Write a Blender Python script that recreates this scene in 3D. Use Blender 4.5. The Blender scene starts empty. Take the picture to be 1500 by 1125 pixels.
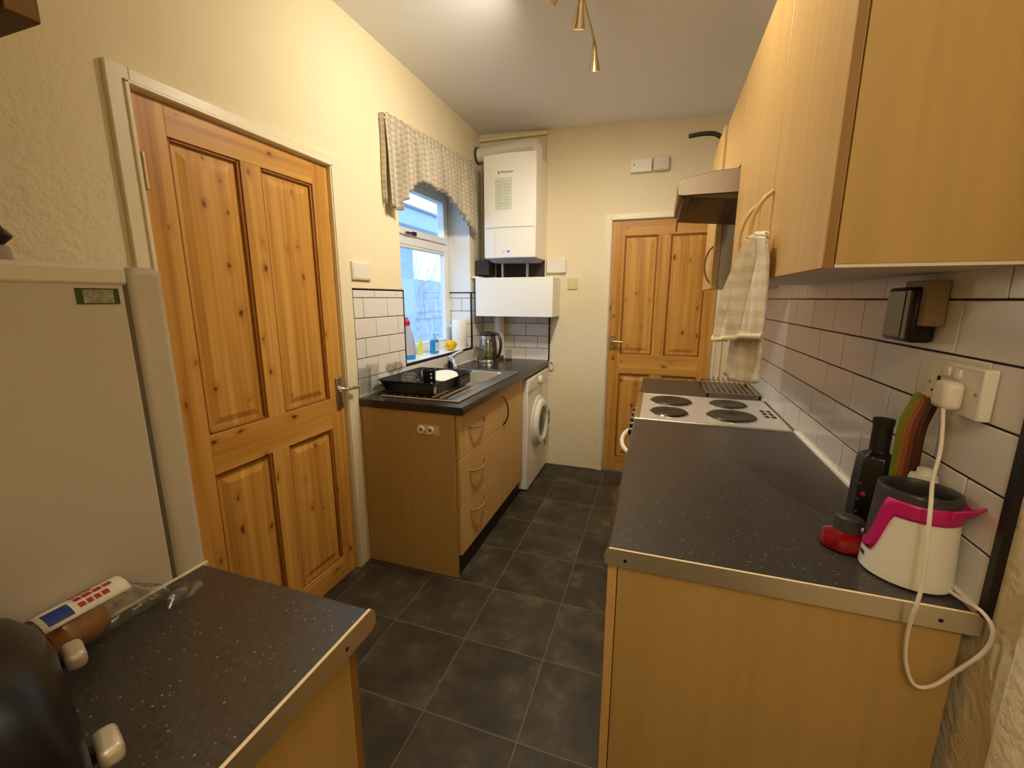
import bpy, bmesh, math, random
from mathutils import Vector, Matrix
random.seed(7)
PI = math.pi
SC = bpy.context.scene
COL = SC.collection

# ------------------------------------------------------------------ room key sizes (metres, eye point above the origin)
L, R, F = -1.44, 0.527, 3.46
EYE = 1.413

# ------------------------------------------------------------------ materials
def lin(c):
    def f(v):
        v /= 255.0
        return v / 12.92 if v <= 0.04045 else ((v + 0.055) / 1.055) ** 2.4
    return (f(c[0]), f(c[1]), f(c[2]), 1.0)

def nd(nt, t, **kw):
    n = nt.nodes.new(t)
    for k, v in kw.items():
        if hasattr(n, k): setattr(n, k, v)
        else: n.inputs[k.replace('_', ' ')].default_value = v
    return n

def math_n(nt, op, a, b=None, clamp=False):
    n = nt.nodes.new('ShaderNodeMath'); n.operation = op; n.use_clamp = clamp
    for i, v in enumerate((a, b)):
        if v is None: continue
        if isinstance(v, (int, float)): n.inputs[i].default_value = v
        else: nt.links.new(v, n.inputs[i])
    return n.outputs[0]

MATS = {}
def mat(name, col, rough=0.5, metal=0.0, spec=0.5, trans=0.0, bump=None, emit=None, alpha=1.0, coat=0.0, ior=1.45, var=None):
    if name in MATS: return MATS[name]
    m = bpy.data.materials.new(name); m.use_nodes = True
    nt = m.node_tree; b = nt.nodes['Principled BSDF']
    b.inputs['Base Color'].default_value = lin(col)
    b.inputs['Roughness'].default_value = rough
    b.inputs['Metallic'].default_value = metal
    b.inputs['Specular IOR Level'].default_value = spec
    b.inputs['Transmission Weight'].default_value = trans
    b.inputs['Alpha'].default_value = alpha
    b.inputs['Coat Weight'].default_value = coat
    b.inputs['IOR'].default_value = ior
    if emit:
        b.inputs['Emission Color'].default_value = lin(emit[0]); b.inputs['Emission Strength'].default_value = emit[1]
    if bump or var:
        tc = nt.nodes.new('ShaderNodeTexCoord')
    if var:   # (other colour, scale)
        n = nt.nodes.new('ShaderNodeTexNoise'); n.inputs['Scale'].default_value = var[1]; n.inputs['Detail'].default_value = 5
        nt.links.new(tc.outputs['Object'], n.inputs['Vector'])
        r = nt.nodes.new('ShaderNodeValToRGB')
        r.color_ramp.elements[0].position = 0.32; r.color_ramp.elements[1].position = 0.7
        r.color_ramp.elements[0].color = lin(col); r.color_ramp.elements[1].color = lin(var[0])
        nt.links.new(n.outputs['Fac'], r.inputs['Fac']); nt.links.new(r.outputs['Color'], b.inputs['Base Color'])
    if bump:  # list of (scale, strength)
        prev = None
        for sc, st in bump:
            n = nt.nodes.new('ShaderNodeTexNoise'); n.inputs['Scale'].default_value = sc; n.inputs['Detail'].default_value = 4
            nt.links.new(tc.outputs['Object'], n.inputs['Vector'])
            bp = nt.nodes.new('ShaderNodeBump'); bp.inputs['Strength'].default_value = st; bp.inputs['Distance'].default_value = 0.012
            nt.links.new(n.outputs['Fac'], bp.inputs['Height'])
            if prev: nt.links.new(prev.outputs['Normal'], bp.inputs['Normal'])
            prev = bp
        nt.links.new(prev.outputs['Normal'], b.inputs['Normal'])
    MATS[name] = m
    return m

def pine(name, vertical=True):
    m = bpy.data.materials.new(name); m.use_nodes = True; nt = m.node_tree; b = nt.nodes['Principled BSDF']
    tc = nd(nt, 'ShaderNodeTexCoord'); sp = nd(nt, 'ShaderNodeSeparateXYZ'); nt.links.new(tc.outputs['Object'], sp.inputs[0])
    xy = math_n(nt, 'ADD', sp.outputs['X'], sp.outputs['Y'])
    u, v = (xy, sp.outputs['Z']) if vertical else (sp.outputs['Z'], xy)
    cb = nd(nt, 'ShaderNodeCombineXYZ'); nt.links.new(u, cb.inputs[0]); nt.links.new(v, cb.inputs[1])
    # knots
    mp = nd(nt, 'ShaderNodeMapping'); mp.inputs['Scale'].default_value = (9.5, 5.0, 1)
    nz = nd(nt, 'ShaderNodeTexNoise'); nz.inputs['Scale'].default_value = 26; nz.inputs['Detail'].default_value = 2; nt.links.new(cb.outputs[0], nz.inputs['Vector'])
    wv = nd(nt, 'ShaderNodeVectorMath'); wv.operation = 'MULTIPLY_ADD'; wv.inputs[1].default_value = (.022, .05, 0); nt.links.new(nz.outputs['Color'], wv.inputs[0]); nt.links.new(cb.outputs[0], wv.inputs[2])
    nt.links.new(wv.outputs[0], mp.inputs[0])
    vo = nd(nt, 'ShaderNodeTexVoronoi', voronoi_dimensions='2D'); vo.inputs['Scale'].default_value = 1; vo.inputs['Randomness'].default_value = 1
    nt.links.new(mp.outputs[0], vo.inputs['Vector'])
    sc = nd(nt, 'ShaderNodeSeparateColor'); nt.links.new(vo.outputs['Color'], sc.inputs[0])
    keep = math_n(nt, 'GREATER_THAN', sc.outputs[0], 0.36)
    size = math_n(nt, 'ADD', math_n(nt, 'MULTIPLY', sc.outputs[1], 0.065), 0.042)
    kd = math_n(nt, 'SUBTRACT', size, vo.outputs['Distance'])
    knot = math_n(nt, 'MULTIPLY', math_n(nt, 'MULTIPLY', kd, 15.0, True), keep)
    halo = math_n(nt, 'MULTIPLY', math_n(nt, 'MULTIPLY', math_n(nt, 'SUBTRACT', math_n(nt, 'ADD', size, 0.16), vo.outputs['Distance']), 6.0, True), keep)
    # grain stripes bending round knots
    un = math_n(nt, 'ADD', u, math_n(nt, 'MULTIPLY', halo, 0.006))
    cb2 = nd(nt, 'ShaderNodeCombineXYZ'); nt.links.new(un, cb2.inputs[0]); nt.links.new(v, cb2.inputs[1])
    mg = nd(nt, 'ShaderNodeMapping'); mg.inputs['Scale'].default_value = (55, 1.3, 1); nt.links.new(cb2.outputs[0], mg.inputs[0])
    n1 = nd(nt, 'ShaderNodeTexNoise'); n1.inputs['Scale'].default_value = 1; n1.inputs['Detail'].default_value = 3; nt.links.new(mg.outputs[0], n1.inputs['Vector'])
    mg2 = nd(nt, 'ShaderNodeMapping'); mg2.inputs['Scale'].default_value = (14, 0.35, 1); nt.links.new(cb2.outputs[0], mg2.inputs[0])
    n2 = nd(nt, 'ShaderNodeTexNoise'); n2.inputs['Scale'].default_value = 1; n2.inputs['Detail'].default_value = 2; nt.links.new(mg2.outputs[0], n2.inputs['Vector'])
    g = math_n(nt, 'ADD', math_n(nt, 'MULTIPLY', n1.outputs['Fac'], 0.42), math_n(nt, 'MULTIPLY', n2.outputs['Fac'], 0.58))
    rp = nd(nt, 'ShaderNodeValToRGB'); e = rp.color_ramp.elements
    e[0].position = 0.30; e[0].color = lin((164, 108, 42)); e[1].position = 0.68; e[1].color = lin((222, 170, 88))
    k = rp.color_ramp.elements.new(0.5); k.color = lin((202, 146, 64))
    nt.links.new(g, rp.inputs['Fac'])
    mh = nd(nt, 'ShaderNodeMixRGB'); mh.inputs['Color2'].default_value = lin((168, 100, 34)); nt.links.new(rp.outputs['Color'], mh.inputs['Color1'])
    nt.links.new(math_n(nt, 'MULTIPLY', halo, 0.35), mh.inputs['Fac'])
    mk = nd(nt, 'ShaderNodeMixRGB'); mk.inputs['Color2'].default_value = lin((88, 48, 18)); nt.links.new(mh.outputs[0], mk.inputs['Color1']); nt.links.new(knot, mk.inputs['Fac'])
    nt.links.new(mk.outputs[0], b.inputs['Base Color'])
    b.inputs['Roughness'].default_value = 0.42; b.inputs['Specular IOR Level'].default_value = 0.4
    return m

def laminate(name, c1, c2, rough=0.42):
    m = bpy.data.materials.new(name); m.use_nodes = True; nt = m.node_tree; b = nt.nodes['Principled BSDF']
    tc = nd(nt, 'ShaderNodeTexCoord'); mp = nd(nt, 'ShaderNodeMapping'); mp.inputs['Scale'].default_value = (45, 45, 1.6)
    nt.links.new(tc.outputs['Object'], mp.inputs[0])
    n1 = nd(nt, 'ShaderNodeTexNoise'); n1.inputs['Scale'].default_value = 1; n1.inputs['Detail'].default_value = 3; nt.links.new(mp.outputs[0], n1.inputs['Vector'])
    rp = nd(nt, 'ShaderNodeValToRGB'); e = rp.color_ramp.elements
    e[0].position = 0.3; e[0].color = lin(c1); e[1].position = 0.7; e[1].color = lin(c2)
    nt.links.new(n1.outputs['Fac'], rp.inputs['Fac']); nt.links.new(rp.outputs['Color'], b.inputs['Base Color'])
    b.inputs['Roughness'].default_value = rough; b.inputs['Specular IOR Level'].default_value = 0.4
    return m

def speckle(name, base, base2, fleck, rough, spec=0.5):
    m = bpy.data.materials.new(name); m.use_nodes = True; nt = m.node_tree; b = nt.nodes['Principled BSDF']
    tc = nd(nt, 'ShaderNodeTexCoord')
    n1 = nd(nt, 'ShaderNodeTexNoise'); n1.inputs['Scale'].default_value = 160; n1.inputs['Detail'].default_value = 3; nt.links.new(tc.outputs['Object'], n1.inputs['Vector'])
    rp = nd(nt, 'ShaderNodeValToRGB'); e = rp.color_ramp.elements
    e[0].position = 0.35; e[0].color = lin(base); e[1].position = 0.65; e[1].color = lin(base2)
    nt.links.new(n1.outputs['Fac'], rp.inputs['Fac'])
    vo = nd(nt, 'ShaderNodeTexVoronoi', voronoi_dimensions='3D'); vo.inputs['Scale'].default_value = 210; nt.links.new(tc.outputs['Object'], vo.inputs['Vector'])
    sc = nd(nt, 'ShaderNodeSeparateColor'); nt.links.new(vo.outputs['Color'], sc.inputs[0])
    k = math_n(nt, 'GREATER_THAN', sc.outputs[0], 0.90)
    k2 = math_n(nt, 'MULTIPLY', k, math_n(nt, 'MULTIPLY', math_n(nt, 'SUBTRACT', 0.34, vo.outputs['Distance']), 8.0, True))
    k3 = math_n(nt, 'MULTIPLY', k2, sc.outputs[1])
    mx = nd(nt, 'ShaderNodeMixRGB'); mx.inputs['Color2'].default_value = lin(fleck)
    nt.links.new(k3, mx.inputs['Fac']); nt.links.new(rp.outputs['Color'], mx.inputs['Color1'])
    nt.links.new(mx.outputs[0], b.inputs['Base Color']); b.inputs['Roughness'].default_value = rough; b.inputs['Specular IOR Level'].default_value = spec
    return m

def floor_mat():
    m = bpy.data.materials.new('slate vinyl tile'); m.use_nodes = True; nt = m.node_tree; b = nt.nodes['Principled BSDF']
    tc = nd(nt, 'ShaderNodeTexCoord'); sp = nd(nt, 'ShaderNodeSeparateXYZ'); nt.links.new(tc.outputs['Object'], sp.inputs[0])
    P = 0.341
    fx = math_n(nt, 'DIVIDE', math_n(nt, 'ADD', sp.outputs['X'], 0.69 + 10 * P), P)
    fy = math_n(nt, 'DIVIDE', math_n(nt, 'ADD', sp.outputs['Y'], -1.423 + 20 * P), P)
    def line(f):
        fr = math_n(nt, 'FRACT', f)
        d = math_n(nt, 'MINIMUM', fr, math_n(nt, 'SUBTRACT', 1.0, fr))
        return math_n(nt, 'LESS_THAN', d, 0.0068)
    g = math_n(nt, 'MAXIMUM', line(fx), line(fy))
    ids = nd(nt, 'ShaderNodeCombineXYZ'); nt.links.new(math_n(nt, 'FLOOR', fx), ids.inputs[0]); nt.links.new(math_n(nt, 'FLOOR', fy), ids.inputs[1])
    wn = nd(nt, 'ShaderNodeTexWhiteNoise'); wn.noise_dimensions = '3D'; nt.links.new(ids.outputs[0], wn.inputs['Vector'])
    va = nd(nt, 'ShaderNodeVectorMath'); va.operation = 'MULTIPLY_ADD'; va.inputs[1].default_value = (3, 3, 3)
    nt.links.new(wn.outputs['Color'], va.inputs[0]); nt.links.new(tc.outputs['Object'], va.inputs[2])
    n1 = nd(nt, 'ShaderNodeTexNoise'); n1.inputs['Scale'].default_value = 6.5; n1.inputs['Detail'].default_value = 7; n1.inputs['Roughness'].default_value = 0.62
    nt.links.new(va.outputs[0], n1.inputs['Vector'])
    rp = nd(nt, 'ShaderNodeValToRGB'); e = rp.color_ramp.elements
    e[0].position = 0.36; e[0].color = lin((46, 41, 30)); e[1].position = 0.76; e[1].color = lin((104, 94, 74))
    k = rp.color_ramp.elements.new(0.55); k.color = lin((65, 58, 44))
    nt.links.new(n1.outputs['Fac'], rp.inputs['Fac'])
    hs = nd(nt, 'ShaderNodeHueSaturation'); nt.links.new(rp.outputs['Color'], hs.inputs['Color'])
    nt.links.new(math_n(nt, 'ADD', math_n(nt, 'MULTIPLY', wn.outputs['Value'], 0.35), 0.85), hs.inputs['Value'])
    mx = nd(nt, 'ShaderNodeMixRGB'); mx.inputs['Color2'].default_value = lin((122, 106, 80))
    nt.links.new(math_n(nt, 'MULTIPLY', g, 0.6), mx.inputs['Fac']); nt.links.new(hs.outputs['Color'], mx.inputs['Color1'])
    nt.links.new(mx.outputs[0], b.inputs['Base Color']); b.inputs['Roughness'].default_value = 0.5; b.inputs['Specular IOR Level'].default_value = 0.35
    bp = nd(nt, 'ShaderNodeBump'); bp.inputs['Strength'].default_value = 0.25; bp.inputs['Distance'].default_value = 0.002
    nt.links.new(math_n(nt, 'SUBTRACT', n1.outputs['Fac'], g), bp.inputs['Height']); nt.links.new(bp.outputs[0], b.inputs['Normal'])
    return m

def check_mat(name, base, stripe, pitch, rough=0.95, axes='YZ', amount=0.6):
    m = bpy.data.materials.new(name); m.use_nodes = True; nt = m.node_tree; b = nt.nodes['Principled BSDF']
    tc = nd(nt, 'ShaderNodeTexCoord'); sp = nd(nt, 'ShaderNodeSeparateXYZ'); nt.links.new(tc.outputs['Object'], sp.inputs[0])
    def band(o):
        s = math_n(nt, 'SINE', math_n(nt, 'MULTIPLY', o, 2 * PI / pitch))
        return math_n(nt, 'GREATER_THAN', s, 0.1)
    s = math_n(nt, 'ADD', band(sp.outputs[axes[0]]), band(sp.outputs[axes[1]]))
    mx = nd(nt, 'ShaderNodeMixRGB'); mx.inputs['Color1'].default_value = lin(base); mx.inputs['Color2'].default_value = lin(stripe)
    nt.links.new(math_n(nt, 'MULTIPLY', s, 0.5 * amount), mx.inputs['Fac'])
    n = nd(nt, 'ShaderNodeTexNoise'); n.inputs['Scale'].default_value = 40; nt.links.new(tc.outputs['Object'], n.inputs['Vector'])
    hs = nd(nt, 'ShaderNodeHueSaturation'); nt.links.new(mx.outputs[0], hs.inputs['Color'])
    nt.links.new(math_n(nt, 'ADD', math_n(nt, 'MULTIPLY', n.outputs['Fac'], 0.4), 0.8), hs.inputs['Value'])
    nt.links.new(hs.outputs['Color'], b.inputs['Base Color']); b.inputs['Roughness'].default_value = rough; b.inputs['Specular IOR Level'].default_value = 0.1
    return m

def dots_mat(name, base, dot, scale, thr):
    m = bpy.data.materials.new(name); m.use_nodes = True; nt = m.node_tree; b = nt.nodes['Principled BSDF']
    tc = nd(nt, 'ShaderNodeTexCoord'); vo = nd(nt, 'ShaderNodeTexVoronoi'); vo.inputs['Scale'].default_value = scale; vo.inputs['Randomness'].default_value = 0.25
    nt.links.new(tc.outputs['Object'], vo.inputs['Vector'])
    mx = nd(nt, 'ShaderNodeMixRGB'); mx.inputs['Color1'].default_value = lin(base); mx.inputs['Color2'].default_value = lin(dot)
    nt.links.new(math_n(nt, 'LESS_THAN', vo.outputs['Distance'], thr), mx.inputs['Fac']); nt.links.new(mx.outputs[0], b.inputs['Base Color'])
    b.inputs['Roughness'].default_value = 0.3
    return m

def pane_mat(name, tint, refl=0.06, rough=0.0):
    m = bpy.data.materials.new(name); m.use_nodes = True; nt = m.node_tree
    nt.nodes.remove(nt.nodes['Principled BSDF']); out = nt.nodes['Material Output']
    t = nd(nt, 'ShaderNodeBsdfTransparent'); t.inputs[0].default_value = lin(tint)
    g = nd(nt, 'ShaderNodeBsdfGlossy'); g.inputs['Roughness'].default_value = rough
    lw = nd(nt, 'ShaderNodeLayerWeight')
    mx = nd(nt, 'ShaderNodeMixShader'); nt.links.new(math_n(nt, 'ADD', math_n(nt, 'MULTIPLY', math_n(nt, 'POWER', lw.outputs['Facing'], 4.5), 0.7), refl, True), mx.inputs[0])
    nt.links.new(t.outputs[0], mx.inputs[1]); nt.links.new(g.outputs[0], mx.inputs[2]); nt.links.new(mx.outputs[0], out.inputs[0])
    MATS[name] = m
    return m

M_WALL = mat('cream plaster', (234, 220, 188), 0.85, bump=[(9, .25), (45, .22)], spec=0.25)
M_ARTEX = mat('rough cream plaster', (234, 220, 186), 0.85, bump=[(11, .5), (38, .55), (90, .3)], spec=0.25)
def fade_bump(m):     # trowelled texture is coarse at the near end and low down, skimmed further on
    nt = m.node_tree; tc = [n for n in nt.nodes if n.type == 'TEX_COORD'][0]; sp = nd(nt, 'ShaderNodeSeparateXYZ'); nt.links.new(tc.outputs['Object'], sp.inputs[0])
    mr = nd(nt, 'ShaderNodeMapRange'); mr.inputs[1].default_value = .6; mr.inputs[2].default_value = 1.1; mr.inputs[3].default_value = 1; mr.inputs[4].default_value = .22; nt.links.new(sp.outputs['Y'], mr.inputs[0])
    mz = nd(nt, 'ShaderNodeMapRange'); mz.inputs[1].default_value = 1.5; mz.inputs[2].default_value = 2.2; mz.inputs[3].default_value = 1; mz.inputs[4].default_value = .3; nt.links.new(sp.outputs['Z'], mz.inputs[0])
    k = math_n(nt, 'MULTIPLY', mr.outputs[0], mz.outputs[0])
    for b in [n for n in nt.nodes if n.type == 'BUMP']: nt.links.new(math_n(nt, 'MULTIPLY', k, b.inputs['Strength'].default_value), b.inputs['Strength'])
fade_bump(M_ARTEX)
M_CEIL = mat('white ceiling paint', (240, 240, 244), 0.9, bump=[(12, .08)], spec=0.2)
M_GLOSSW = mat('cream gloss paint', (234, 222, 190), 0.35, bump=[(25, .05)])
M_WHITE = mat('white enamel', (232, 228, 218), 0.28)
M_WHITEP = mat('white plastic', (228, 222, 208), 0.4)
M_FRIDGE = mat('white fridge steel', (204, 197, 188), 0.38, bump=[(220, .015)])
M_UPVC = mat('white window plastic', (236, 236, 236), 0.3)
M_TILE = mat('white glazed tile', (226, 221, 216), 0.12, bump=[(14, .05)])
M_GROUT = mat('dark grout', (44, 34, 30), 0.9)
M_BLACK = mat('black plastic', (20, 18, 17), 0.32)
M_BLACKM = mat('matt black', (26, 23, 21), 0.6)
M_TRIMB = mat('black tile trim', (22, 18, 16), 0.45)
M_STEEL = mat('brushed steel', (205, 200, 192), 0.28, metal=1.0)
M_STEELD = mat('dull steel', (170, 162, 150), 0.42, metal=1.0)
M_CHROME = mat('chrome', (226, 224, 220), 0.1, metal=1.0)
M_BRASS = mat('satin nickel', (200, 180, 138), 0.3, metal=1.0)
M_IRON = mat('black hot plate', (52, 46, 42), 0.4, metal=0.4)
M_ALU = mat('aluminium strip', (222, 214, 198), 0.3, metal=0.9)
M_BEECH = laminate('beech laminate', (198, 158, 96), (210, 171, 108))
M_BEECHP = laminate('plain beech panel', (172, 141, 84), (180, 148, 90), 0.5)
M_EDGE = laminate('brown edge band', (126, 92, 44), (138, 102, 52), 0.5)
M_PLINTH = mat('dark plinth', (28, 22, 17), 0.5)
M_TOP = speckle('speckled grey worktop', (48, 45, 42), (66, 61, 56), (176, 172, 162), 0.34)
M_TOPD = speckle('dark brown worktop', (34, 28, 25), (48, 41, 37), (120, 112, 104), 0.26)
M_FLOOR = floor_mat()
M_PINEV = pine('pine upright grain', True)
M_PINEH = pine('pine level grain', False)
M_GROOVE = mat('dark varnished bead', (150, 94, 36), 0.5)
M_VAL = check_mat('checked curtain cotton', (196, 186, 166), (146, 132, 116), 0.030, amount=0.6)
M_VTRIM = mat('dusky pink binding', (150, 132, 118), 0.9)
M_TOWEL = check_mat('striped terry towel', (246, 237, 218), (204, 190, 166), 0.036, amount=0.5)
M_PANE = pane_mat('window glass', (236, 242, 246), 0.06)
M_GLASS = pane_mat('clear glassware', (249, 250, 249), 0.07)
M_BLUEG = mat('blue soap', (30, 140, 215), 0.2)
M_BLUEC = pane_mat('clear blue plastic', (170, 205, 240), 0.12, 0.05)
M_RED = mat('red cap', (205, 30, 50), 0.4)
M_YEL = mat('yellow sponge', (240, 205, 40), 0.9, bump=[(120, .5)])
M_PAPER = mat('white paper', (238, 232, 222), 0.9)
M_MAG = mat('magenta plastic', (190, 26, 110), 0.3)
M_GREYD = mat('dark grey plastic', (62, 58, 56), 0.4)
M_REDG = mat('red glossy plastic', (128, 10, 14), 0.2, coat=0.4)
M_DOTS = dots_mat('black mug with white dots', (18, 16, 20), (232, 230, 232), 38, 0.2)
M_BOTTLE = dots_mat('black bottle pattern', (20, 18, 19), (120, 96, 98), 62, 0.16)
M_SKYW = mat('render wall outside', (176, 186, 200), 0.9, bump=[(20, .2)])
M_FENCE = mat('weathered fence timber', (196, 198, 204), 0.9, var=((160, 162, 170), 14))
M_PAVE = mat('pale paving', (150, 150, 150), 0.9)
M_LEAF = mat('pale foliage', (232, 236, 232), 0.8)
M_LCD = mat('grey display glass', (74, 72, 66), 0.12)
M_BROWN = mat('dark brown cupboard wood', (96, 66, 30), 0.5)
M_COPPER = mat('copper pipe', (186, 130, 96), 0.35, metal=1.0)
M_DARKIN = mat('dark grey slot', (40, 38, 40), 0.5)  # even dark grey for the toaster slots
M_BREAD = mat('brown bread crust', (168, 104, 48), 0.8, var=((196, 140, 76), 30))
M_BAG = pane_mat('clear plastic bag', (242, 241, 238), 0.13, 0.2)
M_LBLUE = mat('blue print', (34, 62, 150), 0.5)
M_LRED = mat('red print', (178, 50, 50), 0.5)
M_INK = mat('grey ink', (70, 66, 64), 0.6)
M_STGREEN = mat('green sticker print', (62, 78, 36), 0.6)
M_STPALE = mat('pale sticker paper', (176, 176, 150), 0.6, var=((120, 122, 96), 90))
M_LBLPALE = mat('pale green data label', (212, 212, 196), 0.6, var=((194, 198, 176), 70))
M_LED = mat('blue indicator', (60, 40, 235), 0.3, emit=((70, 50, 255), 1.6))
M_BULB = mat('warm lamp face', (255, 236, 190), 0.4, emit=((255, 222, 160), 14))
M_CORD = mat('white cable', (224, 214, 198), 0.45)
M_SEAL = mat('white sealant', (232, 224, 208), 0.5)
M_BOARDS = [mat('green plastic', (112, 126, 26), 0.45), mat('olive yellow plastic', (140, 112, 32), 0.45), mat('orange plastic', (150, 84, 30), 0.45),
            mat('rust plastic', (116, 52, 26), 0.45), mat('dark brown plastic', (72, 34, 22), 0.45)]

# ------------------------------------------------------------------ mesh building
class MB:
    def __init__(self): self.bm = bmesh.new()
    def face(self, vs):
        try: return self.bm.faces.new(vs)
        except ValueError: return None
    def box(self, x0, x1, y0, y1, z0, z1):
        if x0 > x1: x0, x1 = x1, x0
        if y0 > y1: y0, y1 = y1, y0
        if z0 > z1: z0, z1 = z1, z0
        v = [self.bm.verts.new((x, y, z)) for x in (x0, x1) for y in (y0, y1) for z in (z0, z1)]
        for f in ((0, 1, 3, 2), (4, 6, 7, 5), (0, 4, 5, 1), (2, 3, 7, 6), (0, 2, 6, 4), (1, 5, 7, 3)):
            self.face([v[i] for i in f])
        return self
    def hexa(self, b, t):     # two loops of points joined, capped
        vb = [self.bm.verts.new(p) for p in b]; vt = [self.bm.verts.new(p) for p in t]; n = len(vb)
        self.face(vb[::-1]); self.face(vt)
        for i in range(n): self.face([vb[i], vb[(i + 1) % n], vt[(i + 1) % n], vt[i]])
        return self
    def frame_of(self, d):
        d = Vector(d).normalized()
        a = Vector((0, 0, 1)) if abs(d.z) < 0.9 else Vector((1, 0, 0))
        u = d.cross(a).normalized(); w = d.cross(u).normalized()
        return u, w
    def tube(self, pts, r, seg=10, cap=True):
        pts = [Vector(p) for p in pts]; rs = r if isinstance(r, (list, tuple)) else [r] * len(pts)
        rings = []; prev = None
        for i, p in enumerate(pts):
            d = (pts[min(i + 1, len(pts) - 1)] - pts[max(i - 1, 0)])
            if prev is None: u, w = self.frame_of(d)
            else:
                dn = d.normalized(); u = (prev - dn * prev.dot(dn)).normalized(); w = dn.cross(u)
            prev = u
            rings.append([self.bm.verts.new(p + rs[i] * (math.cos(2 * PI * k / seg) * u + math.sin(2 * PI * k / seg) * w)) for k in range(seg)])
        for a, b in zip(rings, rings[1:]):
            for k in range(seg): self.face([a[k], a[(k + 1) % seg], b[(k + 1) % seg], b[k]])
        if cap: self.face(rings[0][::-1]); self.face(rings[-1])
        return self
    def cyl(self, p0, p1, r0, r1=None, seg=24): return self.tube([p0, p1], [r0, r0 if r1 is None else r1], seg)
    def lathe(self, c, prof, seg=32, axis=(0, 0, 1), closed=False):    # prof: (r, h)
        c = Vector(c); d = Vector(axis).normalized(); u, w = self.frame_of(d); rings = []
        for r, h in prof:
            rings.append([self.bm.verts.new(c + d * h + max(r, 1e-4) * (math.cos(2 * PI * k / seg) * u + math.sin(2 * PI * k / seg) * w)) for k in range(seg)])
        prs = list(zip(rings, rings[1:])) + ([(rings[-1], rings[0])] if closed else [])
        for a, b in prs:
            for k in range(seg): self.face([a[k], a[(k + 1) % seg], b[(k + 1) % seg], b[k]])
        if not closed:
            if prof[0][0] > 1e-3: self.face(rings[0][::-1])
            if prof[-1][0] > 1e-3: self.face(rings[-1])
        return self
    def prism(self, poly, axis, a, b):   # poly in the two other axes (in order x,y,z without axis)
        def P(p, h):
            q = list(p); q.insert('xyz'.index(axis), h); return tuple(q)
        return self.hexa([P(p, a) for p in poly], [P(p, b) for p in poly])
    def grid(self, fn, nu, nv, thick=None):
        g = [[self.bm.verts.new(fn(i / nu, j / nv)) for j in range(nv + 1)] for i in range(nu + 1)]
        for i in range(nu):
            for j in range(nv): self.face([g[i][j], g[i + 1][j], g[i + 1][j + 1], g[i][j + 1]])
        return self
    def build(self, name, m, parent=None, bevel=0.0, seg=2, smooth=False, solid=0.0, subsurf=0, local=False, label=None, ang=35):
        bmesh.ops.recalc_face_normals(self.bm, faces=self.bm.faces)
        me = bpy.data.meshes.new(name); self.bm.to_mesh(me); self.bm.free()
        me.materials.append(m)
        o = bpy.data.objects.new(name, me); COL.objects.link(o)
        if parent is not None:
            o.parent = parent
            if not local: o.location = -world_of(parent)
        if solid:
            md = o.modifiers.new('Thickness', 'SOLIDIFY'); md.thickness = abs(solid); md.offset = 0 if solid > 0 else -1
        if bevel:
            md = o.modifiers.new('Edges', 'BEVEL'); md.width = bevel; md.segments = seg; md.limit_method = 'ANGLE'; md.angle_limit = math.radians(30)
            smooth = True
        if subsurf:
            md = o.modifiers.new('Smooth', 'SUBSURF'); md.levels = subsurf; md.render_levels = subsurf; smooth = True
        if smooth:
            me.polygons.foreach_set('use_smooth', [True] * len(me.polygons))
            if not subsurf:
                try:
                    me.set_sharp_from_angle(angle=math.radians(ang))
                except Exception: pass
        if label: o['label'] = label
        return o

def world_of(o):
    v = Vector(o.location)
    while o.parent: o = o.parent; v += Vector(o.location)
    return v
def box(*a): return MB().box(*a)
def thing(name, label, cat, loc=(0, 0, 0), rot=0.0, group=None):
    o = bpy.data.objects.new(name, None); COL.objects.link(o); o.location = loc; o.rotation_euler = (0, 0, rot)
    o.empty_display_size = 0.05
    o['label'] = label; o['category'] = cat
    if group: o['group'] = group
    return o
def tag(o, label, cat, group=None):
    o['label'] = label; o['category'] = cat
    if group: o['group'] = group
    return o
def struct(o, label, cat):
    o['kind'] = 'structure'; o['label'] = label; o['category'] = cat
    return o
def arc(p0, p1, bulge, n=12):
    p0, p1, b = Vector(p0), Vector(p1), Vector(bulge)
    return [p0.lerp(p1, i / n) + b * (1 - (2 * i / n - 1) ** 2) ** 0.75 for i in range(n + 1)]
def spline(pts, n=8):
    P = [Vector(p) for p in pts]; P = [2 * P[0] - P[1]] + P + [2 * P[-1] - P[-2]]; out = []
    for i in range(1, len(P) - 2):
        for k in range(n):
            t = k / n; a, b, c, d = P[i - 1], P[i], P[i + 1], P[i + 2]
            out.append(0.5 * ((2 * b) + (c - a) * t + (2 * a - 5 * b + 4 * c - d) * t * t + (3 * b - a - 3 * c + d) * t ** 3))
    out.append(P[-2]); return out

# ================================================================== SETTING
WT = 2.74
WYa, WYb, WZa, WZb = 2.236, 3.222, 1.022, 2.22          # window opening
D1a, D1b, D1h = 0.914, 1.686, 1.985                      # door in the left wall
D2a, D2b, D2h = -0.372, 0.392, 1.982                     # door in the far wall

struct(box(L - .3, R + .3, -1.3, F + .3, -.06, 0).build('floor', M_FLOOR), 'dark slate-look square floor tiles with pale joint lines', 'floor')
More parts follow.
